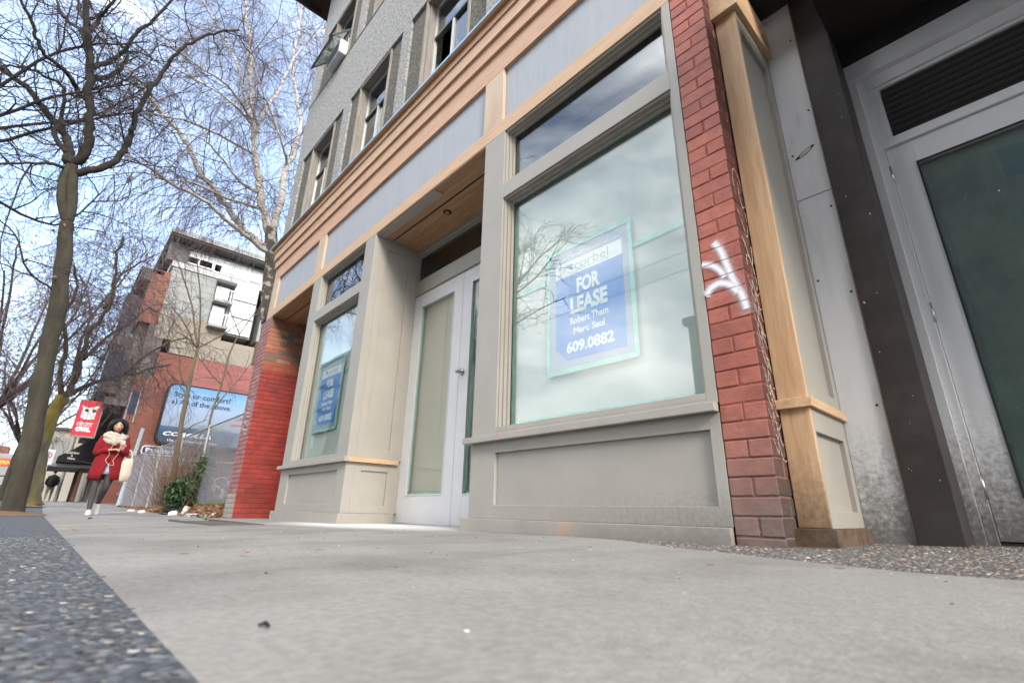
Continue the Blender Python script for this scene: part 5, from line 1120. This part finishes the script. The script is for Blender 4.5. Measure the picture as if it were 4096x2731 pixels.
tree('birch_tree', 'tall white barked birch with hanging bare twigs beside the grey stuccoed wall', 'tree', T2,
     {'*': (.045, .012), 'trunk': (.24, .16), 'A': (.115, .03), 'B': (.075, .018), 'C': (.13, .035), 'D': (.11, .03), 'E': (.055, .02), 'F': (.05, .018)},
     'bark_birch_old', 'bark_birch', 'twig_purple', [(.28, .8, 2.6, .013, .9, .10, .35), (.19, .6, 1.7, .0050, .9, .6, .3), (.20, .25, .7, .0034, .6, .5, .4)], 2)
T3 = {
 "trunk":[(-20.0, -2.22, 0.0), (-20.0, -2.37, 1.15), (-20.0, -2.43, 1.96), (-20.0, -2.41, 2.67), (-20.0, -2.31, 3.18)],
 "a":[(-20.0, -2.31, 3.1), (-19.71, -2.19, 3.59), (-19.43, -2.17, 4.24), (-19.14, -2.2, 5.07), (-18.86, -1.94, 6.14), (-18.57, -2.12, 7.24), (-18.29, -2.15, 8.11)],
 "b":[(-20.0, -2.28, 3.15), (-20.29, -1.85, 3.69), (-20.57, -1.46, 4.02), (-20.86, -1.11, 4.25), (-21.14, -0.69, 4.46), (-21.43, -0.26, 4.8), (-21.71, 0.33, 5.14)],
 "c":[(-20.0, -2.33, 3.1), (-19.67, -2.57, 3.82), (-19.33, -2.64, 4.62), (-19.0, -2.9, 5.42), (-18.67, -2.81, 6.13), (-18.33, -3.04, 6.79)],
 "d":[(-19.8, -2.2, 3.5), (-20.4, -2.35, 4.95), (-20.8, -2.31, 5.91), (-21.2, -2.58, 6.91), (-21.6, -2.97, 7.68)],
 "e":[(-19.5, -2.15, 4.3), (-20.4, -1.74, 5.38), (-20.8, -1.31, 6.04), (-21.2, -0.88, 6.91), (-21.6, -0.47, 6.99)],
 "g":[(-19.0, -2.05, 5.9), (-20.5, -1.93, 7.58), (-21.0, -1.5, 8.49), (-21.5, -1.0, 9.32)],
 "h":[(-20.9, -1.0, 4.3), (-21.0, -.5, 5.2), (-21.2, .1, 5.9), (-21.4, .6, 6.2)]}
tree('street_tree', 'second bare tree with yellow lichen on its trunk', 'tree', T3,
     {'*': (.06, .02), 'trunk': (.20, .16), 'a': (.10, .03), 'b': (.08, .03), 'c': (.08, .03)},
     'bark_lichen', 'bark_mossy', 'twig_purple', [(.24, .7, 2.4, .015, .9, .12, .45), (.17, .5, 1.6, .0068, .9, .35, .5), (.19, .25, .8, .0045, .7, .35, .5)], 3,
     leaves=[(-19.5, -2.6, 5.5, 1.2)])
T4 = {
 "trunk":[(-13.5, .06, 0.1), (-13.5, -0.01, 0.86), (-13.5, -0.06, 1.35), (-13.5, -0.13, 2.5), (-13.5, -0.15, 3.19), (-13.5, -0.15, 3.8)],
 "a":[(-13.5, -0.15, 3.75), (-13.62, -0.49, 4.85), (-13.75, -0.87, 5.7), (-13.88, -1.07, 6.13)], "b":[(-13.5, -0.15, 3.75), (-13.38, -0.29, 4.57), (-13.25, -0.48, 5.27), (-13.12, -0.72, 5.97)],
 "c":[(-13.5, -0.14, 3.78), (-13.38, 0.22, 4.12), (-13.25, 0.64, 4.64), (-13.12, 1.07, 5.01)], "d":[(-13.5, -0.2, 3.78), (-13.38, -0.54, 4.23), (-13.25, -0.81, 4.47), (-13.12, -1.23, 4.82)],
 "e":[(-13.5, -0.13, 2.7), (-13.38, -0.35, 2.97), (-13.25, -0.51, 3.45), (-13.12, -0.65, 3.63)], "g":[(-13.5, -0.05, 1.7), (-13.33, 0.08, 1.85), (-13.17, 0.34, 2.03)],
 "h":[(-13.5, -0.16, 3.75), (-13.33, -0.62, 3.99), (-13.17, -0.76, 3.61)]}
tree('young_tree', 'slender young tree growing through the brush in front of the billboard', 'tree', T4, {'*': (.022, .007), 'trunk': (.068, .034), 'a': (.026, .01), 'b': (.026, .01)},
     'bark_sapling', 'bark_sapling', 'twig_brown', [(.38, .3, 1.0, .007, .8, .0, .35), (.3, .2, .5, .0035, .8, .05, .4)], 4)
T5 = {
 "trunk":[(-12.8, .62, .1), (-12.8, 0.52, 0.57), (-12.8, 0.33, 1.87), (-12.8, 0.39, 2.82), (-12.8, 0.41, 3.56), (-12.8, 0.53, 4.11), (-12.8, 0.8, 4.89)],
 "a":[(-12.8, 0.35, 2.24), (-12.9, 0.69, 2.94), (-13.0, 1.07, 3.71), (-13.1, 1.22, 4.1)], "b":[(-12.8, 0.39, 2.82), (-12.7, -0.08, 3.19), (-12.6, -0.42, 3.56), (-12.5, -0.55, 3.7)],
 "c":[(-12.8, 0.53, 4.11), (-12.93, 0.21, 4.75), (-13.07, -0.01, 5.1)]}
tree('young_tree', 'thinner young tree rising from behind the fence post nearest the pier', 'tree', T5, {'*': (.016, .006), 'trunk': (.034, .010)},
     'bark_sapling', 'bark_sapling', 'twig_dark', [(.36, .3, .9, .006, .8, .02, .35), (.3, .2, .5, .0032, .8, .05, .4)], 5)
def auto_limbs(x, y, h, spread, rr, n=9, trunk=.32):
    base = Vector((x, y, gx(x)-.1)); fork = base+Vector((rr.uniform(-.3, .3), rr.uniform(-.3, .3), h*trunk))
    Lm = {'trunk': [tuple(base), tuple((base+fork)/2+Vector((.1, 0, 0))), tuple(fork)]}
    for i in range(n):
        a = 2*math.pi*i/n+rr.uniform(-.4, .4); s = spread*rr.uniform(.5, 1.); tip = fork+Vector((math.cos(a)*s, math.sin(a)*s, (h*(1-trunk))*rr.uniform(.45, 1.)))
        q1 = fork+(tip-fork)*.35+Vector((math.cos(a), math.sin(a), .6))*.3; q2 = fork+(tip-fork)*.7+rvec(rr)*.3
        Lm['l%d' % i] = [tuple(fork-Vector((0, 0, .1))), tuple(q1), tuple(q2), tuple(tip)]
    return Lm
rr = random.Random(77)
tree('street_tree', 'bare boulevard tree whose crown is reflected in the large shop window', 'tree', auto_limbs(-12.2, -6.2, 11.5, 4.8, rr, 17, .42), {'*': (.05, .014), 'trunk': (.2, .15)},
     'bark_dark', 'bark_limb', 'twig_dark', [(.4, .6, 1.8, .018, .9, .0, .5), (.3, .35, 1.0, .009, .8, .0, .5), (.25, .2, .5, .005, .8, .03, .5)], 6)
for i, (x, y, h_, s, lb) in enumerate(((-29, -4.6, 12, 3.6, 'hazy weeping bare tree behind the nearest trunk'), (-38, -3.6, 10, 3.2, 'farther bare street tree behind the lichen covered one'))):
    tree('street_tree', lb, 'tree', auto_limbs(x, y, h_, s, rr, 10, .30), {'*': (.08, .025), 'trunk': (.22, .16)}, 'bark_dark', 'bark_limb', 'twig_purple', [(.5, .8, 2.6, .02, .9, .15, .4), (.34, .6, 1.8, .010, .9, .5, .4), (.4, .3, .8, .007, .7, .5, .4)], 10+i)
for i, (x, y, h_, lb) in enumerate(((-120, -12, 12, 'tree on the skyline at the far left'), (-135, -19, 11, 'rounded bare tree beyond the overpass'), (-72, -1.5, 5, 'small bare tree by the far grass'))):
    tree('distant_tree', lb, 'tree', auto_limbs(x, y, h_, h_*.42, rr, 10, .25), {'*': (.14, .05), 'trunk': (.3, .2)}, 'bark_dark', 'twig_purple', 'twig_purple', [(.8, 1, 2.5, .05, .9, .0, .4), (.6, .6, 1.4, .035, .8, .0, .4)], 20+i, group='bare trees far down the street')
# brush and ivy
rr = random.Random(8); m = MB()
for _ in range(520):
    x, y = rr.gauss(-13.1, .45), rr.gauss(.12, .22); sprout(m, (x, y, .1), (rr.gauss(0, .3), rr.gauss(.05, .32), 1), rr.uniform(.6, 1.9), .0042, rr, .3, .02, 4)
for _ in range(260):
    x, y = rr.uniform(-20, -14), rr.uniform(.1, .9); sprout(m, (x, y, .1), (rr.gauss(0, .3), rr.gauss(0, .3), 1), rr.uniform(.3, 1.3), .004, rr, .3, .05, 4)
o = m.build('bare_shrub', 'twig_brown', fix=False); tag(o, 'dense bare brown shrub at the foot of the young tree', 'shrub')
pebble_mat('ivy_leaf', [(0, (.018, .055, .02)), (.4, (.03, .085, .03)), (.75, (.05, .12, .035)), (.93, (.16, .22, .04))])
IV = empty('ivy_bush', (-12.4, .0, .1), 'dark green ivy bush growing through the fence behind the litter', 'bush'); m = MB(); st_ = MB()
for _ in range(1750):
    while True:
        p = Vector((rr.uniform(-1, 1), rr.uniform(-1, 1), rr.uniform(-1, 1)))
        if .35 < p.length < 1+.25*noise.noise(p*2): break
    c = Vector((-12.35+p.x*.40, .03+p.y*.30, .34+p.z*.34)); leafq(m, c, rr.uniform(.03, .055), rr, 3)
for _ in range(420):
    a = rr.random(); c = Vector((-12.3+rr.gauss(0, .12), .20+a*.16+rr.gauss(0, .08), .55+a*.55+rr.gauss(0, .05))); leafq(m, c, rr.uniform(.03, .055), rr, 3)
for _ in range(60): sprout(st_, (-12.35+rr.gauss(0, .1), .05+rr.gauss(0, .1), .05), (rr.gauss(0, .6), rr.gauss(0, .5), 1), rr.uniform(.4, .8), .006, rr, .4)
m.build('foliage', 'ivy_leaf', IV, fix=False); st_.build('stems', 'twig_dark', IV, fix=False)
m = MB()
for _ in range(1500):
    x = -66+rr.gauss(0, 1.2); y = -1.6+rr.gauss(0, .5); leafq(m, (x, y, gx(x)+abs(rr.gauss(0, .35))), .1, rr, 3)
tag(m.build('hedge', 'ivy_leaf', fix=False), 'low dark hedge at the far end of the sidewalk', 'hedge')
# soil round the tree bases
for (x, y, r_, nm) in ((-11.5, -2.42, .62, 'tree_pit'), (-20, -2.35, .9, 'tree_pit')):
    m = MB(); n = 20; m.v.append((x, y, gx(x)+.05)); 
    for k in range(n): a = 2*math.pi*k/n; q = r_*(1+.2*noise.noise(Vector((math.cos(a)*2, math.sin(a)*2, x)))); yy = min(y+q*math.sin(a), -1.95); m.v.append((x+1.5*q*math.cos(a), yy, gz(x, yy)+.004))
    for k in range(n): m.face((0, 1+k, 1+(k+1) % n))
    tag(m.build(nm, 'leaf_soil', smooth=True), kind='structure')
# ---------------- people ----------------
mat('skin', (.50, .30, .22), .5, .06, 20.); mat('tights', (.055, .05, .055), .7, .1, 30.); mat('coat_red', (.22, .007, .012), .9, .08, 40., .3, 200.); mat('scarf_knit', (.50, .44, .36), .95, .12, 60., .8, 120.)
mat('hair_black', (.006, .0055, .006), .5, .2, 40., spec=.25); mat('lips', (.45, .12, .11), .4); mat('sole', (.3, .28, .25), .8); mat('shoe_cream', (.55, .52, .46), .7, .06); mat('shirt_blue', (.42, .48, .60), .8, .1, 20.)
mat('tote_cream', (.62, .52, .44), .9, .06, 20.); mat('jacket_black', (.02, .022, .025), .8); mat('trousers_khaki', (.26, .22, .17), .9)
def remeshed(mb, vox, name, mats, pick, extra=None):
    o = mb.build('tmp', 'skin', fix=True); md = o.modifiers.new('r', 'REMESH'); md.mode = 'VOXEL'; md.voxel_size = vox; sm = o.modifiers.new('s', 'SMOOTH'); sm.factor = .5; sm.iterations = 3
    dg = bpy.context.evaluated_depsgraph_get(); dg.update(); me = bpy.data.meshes.new_from_object(o.evaluated_get(dg)); bpy.data.objects.remove(o)
    me.materials.clear()
    for k in mats: me.materials.append(MATS[k])
    for p in me.polygons: p.use_smooth = True; p.material_index = pick(p.center)
    me.name = name; ob = bpy.data.objects.new(name, me); COL.objects.link(ob)
    if extra:
        b = bmesh.new(); b.from_mesh(me); e = extra.build('tmp2', mats, smooth=True); 
        b.from_mesh(e.data); b.to_mesh(me); b.free(); bpy.data.objects.remove(e)
        for p in me.polygons: p.use_smooth = True
    return ob
def put(o, parent): o.parent = parent; return o      # local coordinates
WX, WY = -11.35, -1.36
HC = Vector((0, -.018, 1.39))
def big(mb, s=1.18):
    Rh = Matrix.Rotation(R(15), 3, 'X'); mb.v = [tuple(HC+Rh @ ((Vector(v)-HC)*s)) for v in mb.v]; return mb
Wm = empty('person', (WX, WY, gz(WX, WY)), 'woman in a red coat, beige scarf and grey tights walking towards the camera', 'person', rz=R(88))
b = MB()
b.tube(cat_rom([(0, .0, .74), (0, .0, .86), (0, .0, 1.02), (0, .0, 1.16), (0, .0, 1.26), (0, -.005, 1.30)], 3), [.12, .123, .125, .128, .115, .108, .105, .108, .115, .12, .115, .10, .085, .06, .05, .048][:16], 14)
b.tube([(0, -.005, 1.26), (0, -.012, 1.40)], [.05, .046], 12)
b.ell(HC+Matrix.Rotation(R(15), 3, 'X') @ ((Vector((0, -.018, 1.455))-HC)*1.18), (.082, .098, .115), 20, 16, fn=lambda d, p: Vector((p.x*(1-.22*max(0, -d.z)), p.y-(.008 if d.y < -.5 and d.z < 0 else 0), p.z)))
def leg(pts, rs): b.tube(cat_rom(pts, 4), [rs[0]+(0)]*0 or [rs[min(int(i/4), len(rs)-2)]+(rs[min(int(i/4)+1, len(rs)-1)]-rs[min(int(i/4), len(rs)-2)])*((i % 4)/4) if i < 4*(len(rs)-1) else rs[-1] for i in range(4*(len(rs)-1)+1)], 12)
leg([(-.075, .0, .80), (-.085, -.05, .62), (-.085, -.085, .44), (-.08, -.085, .28), (-.075, -.12, .10), (-.075, -.14, .05)], [.085, .070, .049, .048, .032, .030])
leg([(.075, .0, .80), (.072, -.05, .62), (.060, -.055, .45), (.045, .06, .34), (.035, .19, .22), (.032, .23, .17)], [.085, .070, .050, .048, .032, .030])
def arm(s, sh, el, wr, hd): b.tube(cat_rom([sh, tuple((Vector(sh)+Vector(el))/2), el, tuple((Vector(el)+Vector(wr))/2), wr], 3), [.05, .047, .044, .042, .040, .038, .036, .034, .032, .030, .027, .025, .023], 10)
arm(-1, (-.135, .0, 1.25), (-.18, -.02, 1.0), (-.02, -.215, 1.045), 0); arm(1, (.135, .0, 1.25), (.185, -.04, 1.0), (.125, -.22, 1.075), 0)
def hand(w_, dr, up, s_):
    w_ = Vector(w_); dr = Vector(dr).normalized(); up = Vector(up).normalized(); sd = dr.cross(up).normalized()
    b.obox(w_+dr*.040, dr*.040, sd*.034, up*.012)
    for i, (off, ln) in enumerate(((-.027, .060), (-.009, .068), (.009, .064), (.027, .050))):
        q = w_+dr*.075+sd*off; b.tube([q, q+dr*ln*.45-up*.006, q+dr*ln*.75-up*.022, q+dr*ln*.8-up*.040], [.0095, .009, .0085, .007], 8)
    q = w_+dr*.025-sd*.032*s_; b.tube([q, q-sd*.02*s_+dr*.02-up*.008, q-sd*.016*s_+dr*.05-up*.018], [.012, .0105, .0085], 8)
hand((-.02, -.215, 1.045), (.85, -.35, .12), (0, -.3, 1), 1); hand((.125, -.22, 1.075), (-.15, -.55, .75), (0, -1, -.3), -1)
ex = MB()
hx, hy, hz = 0, -.018, 1.455
for s_ in (-1, 1):
    ex.ell((s_*.027, hy-.073, hz+.006), (.0115, .005, .0046), 10, 6, mi=3); ex.ell((s_*.027, hy-.0785, hz+.006), (.0058, .003, .0055), 8, 6, mi=2)
    ex.tube([(s_*.014, hy-.080, hz+.027), (s_*.028, hy-.080, hz+.031), (s_*.042, hy-.070, hz+.027)], [.0022, .003, .0018], 5, mi=2)
    ex.ell((s_*.069, hy+.005, hz-.002), (.010, .016, .024), 8, 6, mi=0)
ex.tube([(0, hy-.080, hz+.012), (0, hy-.088, hz-.006), (0, hy-.094, hz-.020)], [.006, .008, .011], 8, mi=0); ex.ell((0, hy-.086, hz-.024), (.016, .008, .006), 8, 6, mi=0)
ex.ell((0, hy-.078, hz-.046), (.020, .007, .0045), 10, 6, mi=4); ex.ell((0, hy-.079, hz-.053), (.017, .007, .0050), 10, 6, mi=4)
big(ex)
bd = remeshed(b, .0085, 'body', ['skin', 'tights', 'hair_black', 'print_white', 'lips'], lambda c: 1 if c.z < .9 else 0, ex); put(bd, Wm)
# coat: open A-line shell
def shell(name, rings, mt, th):
    m = MB(); n = len(rings[0]); 
    for r_ in rings: m.v += [tuple(p) for p in r_]
    for i in range(len(rings)-1):
        for k in range(n-1): m.face((i*n+k, i*n+k+1, (i+1)*n+k+1, (i+1)*n+k))
    o = m.build(name, mt, smooth=True); md = o.modifiers.new('t', 'SOLIDIFY'); md.thickness = th; md.offset = 1; return o
rings = []
for z, rx, ry, gap, yo in ((.565, .215, .195, .30, .0), (.68, .203, .182, .20, .0), (.80, .190, .170, .09, .0), (.88, .180, .160, .02, .0), (.98, .168, .150, .0, .0), (1.08, .160, .140, .0, .0), (1.18, .160, .132, .0, .0), (1.25, .152, .115, .0, .0), (1.295, .110, .09, .0, .0), (1.33, .075, .07, .0, .0)):
    r_ = []; n = 40
    for k in range(n+1):
        a = -math.pi/2+gap+.12*(z < .9)*0+(2*math.pi-2*gap)*k/n; fo = 1+.035*math.sin(a*5+z*6)*(1 if z < 1 else .3)
        r_.append(Vector((rx*math.cos(a)*fo+.015*(z < .9)*gap, ry*math.sin(a)*fo+yo, z)))
    rings.append(r_)
ct = put(shell('coat', rings, 'coat_red', .012), Wm)
sl_ = MB()
for sh, el, wr in (((-.130, .0, 1.262), (-.185, -.02, 1.0), (-.045, -.195, 1.042)), ((.130, .0, 1.262), (.190, -.04, 1.0), (.135, -.195, 1.058))):
    P = cat_rom([sh, tuple((Vector(sh)+Vector(el))/2+Vector((sh[0]*.12, 0, 0))), el, tuple((Vector(el)+Vector(wr))/2), wr], 4); sl_.tube(P, [.070-.026*i/(len(P)-1)+.004*math.sin(i*1.9) for i in range(len(P))], 14)
put(sl_.build('sleeves', 'coat_red', smooth=True), Wm)
m = MB(); m.box(.006, .020, -.152, -.146, .95, .965); put(m.build('coat_button', 'jacket_black'), Wm)
m = MB(); m.loft([[Vector((.155*math.cos(a), .125*math.sin(a), z)) for a in [2*math.pi*k/24 for k in range(24)]] for z in (.655, .72, .9)]); put(m.build('shirt', 'shirt_blue', smooth=True), Wm)
m = MB()
for j, (z, rx, ry, r_) in enumerate(((1.325, .105, .10, .042), (1.275, .128, .125, .048), (1.225, .125, .135, .046))):
    P = [Vector((rx*math.cos(a), ry*math.sin(a)-.012-.02*(a < 0), z+.018*math.sin(a*2+j)-.03*max(0, -math.sin(a)))) for a in [2*math.pi*k/28 for k in range(29)]]
    m.tube(P, [r_*(1+.14*math.sin(k*1.3+j)) for k in range(29)], 10)
m.tube([(-.03, -.13, 1.25), (-.01, -.165, 1.18), (.02, -.165, 1.12)], [.045, .05, .035], 10)
put(m.build('scarf', 'scarf_knit', smooth=True), Wm)
m = MB()
def hairf(d, p):
    q = p.copy()
    if d.y < -.35 and d.z < .62: q.y = -.02 if abs(d.x) < .55 else q.y*.6
    return q
m.ell((0, .004, 1.475), (.086, .092, .096), 24, 16, fn=hairf)
for s_ in (-1, 1):
    for k in range(7):
        a = k/6; x0 = s_*(.070+.010*math.sin(a*3)); y0 = -.045+a*.10
        m.tube(cat_rom([(s_*.045, y0*.6, 1.545), (x0+s_*.010, y0-.012*(1-a), 1.49), (x0+s_*.020, y0-.010, 1.42), (x0+s_*.022, y0-.012, 1.355), (x0+s_*.010, y0-.012, 1.315+.01*math.sin(k*2.))], 3), [.014, .019, .022, .024, .025, .026, .026, .026, .025, .024, .022, .018, .010], 8)
m.tube(cat_rom([(-.010, -.055, 1.548), (.030, -.078, 1.53), (.058, -.072, 1.49), (.070, -.05, 1.44)], 3), [.012, .016, .017, .017, .016, .016, .015, .014, .013, .012], 8)
m.tube(cat_rom([(-.010, -.055, 1.548), (-.035, -.076, 1.525), (-.058, -.068, 1.49), (-.070, -.05, 1.44)], 3), [.012, .015, .016, .017, .016, .016, .015, .014, .013, .012], 8)
m.ell((.005, .05, 1.40), (.080, .055, .09), 14, 10)
put(big(m).build('hair', 'hair_black', smooth=True), Wm)
def shoe(c, pitch, nm='shoe'):
    m = MB(); rings = []
    for t, w_, h_, zo in ((0, .028, .055, .0), (.15, .036, .075, .0), (.35, .037, .085, .0), (.55, .040, .062, .0), (.78, .043, .048, .0), (.94, .034, .036, .0), (1., .018, .022, .0)):
        y = .075-t*.235; rings.append([Vector((w_*math.cos(a), y, max(.0, h_*.5+h_*.55*math.sin(a)))) for a in [2*math.pi*k/14 for k in range(14)]])
    m.loft(rings); M = Matrix.Translation(c) @ Matrix.Rotation(pitch, 4, 'X'); m.v = [tuple(M @ Vector(v)) for v in m.v]
    sh_ = put(m.build(nm, 'shoe_cream', smooth=True), Wm)
    ls = MB()
    for k in range(4): ls.tube([tuple(M_ @ Vector(v)) for M_ in (M,) for v in ((-.026, -.03-.022*k, .078-.008*k), (0, -.034-.022*k, .086-.008*k), (.026, -.03-.022*k, .078-.008*k))], .0035, 5)
    o_ = ls.build('shoe_lace', 'print_white'); o_.parent = sh_
shoe(Vector((-.075, -.145, .0)), 0); shoe(Vector((.032, .245, .115)), R(52))
Ph = empty('phone', (WX+.28, WY+.1, gz(WX, WY)+1.12), 'small white phone held in the left hand of the woman in red', 'phone')
M = Matrix.Translation(Wm.location) @ Matrix.Rotation(R(88), 4, 'Z') @ Matrix.Scale(1.04, 4)
def world(mb): mb.v = [tuple(M @ Vector(v)) for v in mb.v]; return mb
world(MB().obox((.118, -.268, 1.135), (.028, 0, 0), (0, .002, .004), (0, -.035, .055))).build('case', 'print_white', Ph, bevel=.003)
world(MB().obox((.118, -.2655, 1.14), (.023, 0, 0), (0, .0012, .002), (0, -.028, .045))).build('screen', 'dark_glass', Ph)
o = world(MB().tube(cat_rom([(.10, -.26, 1.11), (.095, -.22, 1.0), (.05, -.19, .88), (.075, -.19, .80), (.0, -.19, .81), (-.05, -.185, .88), (-.02, -.18, .95), (-.03, -.19, 1.02), (.0, -.17, 1.15)], 5), .0042, 6)).build('earphone_cord', 'tote_cream', smooth=True); tag(o, 'pinkish earphone cord dangling in front of the red coat', 'earphones')
TB = empty('tote_bag', (WX, WY+.25, gz(WX, WY)+.6), 'cream cloth tote bag hanging from the arm of the woman in red', 'bag')
m = MB(); rings = []
for z, wx, wy in ((.545, .075, .025), (.56, .095, .045), (.68, .105, .052), (.84, .085, .040), (.93, .060, .022)):
    rings.append([Vector((.235+(z-.55)*.07+wx*math.cos(a), -.06+wy*math.sin(a)*(1+.25*math.sin(3*a)), z)) for a in [2*math.pi*k/20 for k in range(20)]])
m.loft(rings); world(m).build('bag_body', 'tote_cream', TB, smooth=True)
m = MB(); m.tube(cat_rom([(.205, -.08, .92), (.20, -.08, 1.02), (.212, -.05, 1.075)], 4), .009, 6); m.tube(cat_rom([(.30, -.06, .92), (.285, -.05, 1.02), (.24, -.05, 1.08)], 4), .009, 6); world(m).build('strap', 'tote_cream', TB)
bpy.context.view_layer.update()
for o_ in (Wm,): o_.scale = (1.04, 1.04, 1.04)
# far pedestrian walking away
px, py = -40., -1.78
Pf = empty('person', (px, py, gx(px)), 'distant pedestrian in a dark jacket and khaki trousers walking away with a bag', 'person', rz=R(-92))
b = MB()
b.tube([(0, 0, .85), (0, 0, 1.1), (0, 0, 1.38), (0, .0, 1.45)], [.13, .14, .15, .06], 12); b.tube([(0, 0, 1.4), (0, -.01, 1.55)], .05, 8); b.ell((0, -.02, 1.63), (.08, .095, .115), 14, 10)
for pts in ([(-.09, 0, .86), (-.1, -.12, .46), (-.1, -.16, .06)], [(.09, 0, .86), (.1, .02, .46), (.1, .24, .12)]): b.tube(cat_rom(pts, 4), [.10, .09, .085, .08, .07, .06, .055, .05, .045], 10)
for s_ in (-1, 1): b.tube(cat_rom([(s_*.17, 0, 1.38), (s_*.24, .03, 1.12), (s_*.22, -.08, .88)], 4), [.06, .06, .055, .05, .048, .045, .042, .04, .035], 8)
for s_, y_ in ((-1, -.2), (1, .26)): b.ell((s_*.1, y_, .05 if s_ < 0 else .12), (.05, .12, .045), 10, 8)
put(remeshed(b, .02, 'body', ['skin', 'trousers_khaki'], lambda c: 1 if c.z < .9 else 0), Pf)
m = MB(); m.loft([[Vector((rx*math.cos(a), ry*math.sin(a), z)) for a in [2*math.pi*k/20 for k in range(20)]] for z, rx, ry in ((.80, .20, .17), (1.0, .20, .17), (1.2, .22, .17), (1.38, .21, .15), (1.47, .10, .09))])
for s_ in (-1, 1): m.tube(cat_rom([(s_*.17, 0, 1.39), (s_*.25, .03, 1.12), (s_*.23, -.07, .92)], 4), .068, 8)
put(m.build('jacket', 'jacket_black', smooth=True), Pf)
m = MB(); m.ell((0, .0, 1.66), (.09, .10, .10), 12, 8); put(m.build('hair', 'hair_black', smooth=True), Pf)
o = MB().box(px-.15, px+.15, py-.42, py-.28, gx(px)+.45, gx(px)+.85).build('shopping_bag', 'car_blue', bevel=.03); tag(o, 'dark blue bag carried by the distant pedestrian', 'bag')
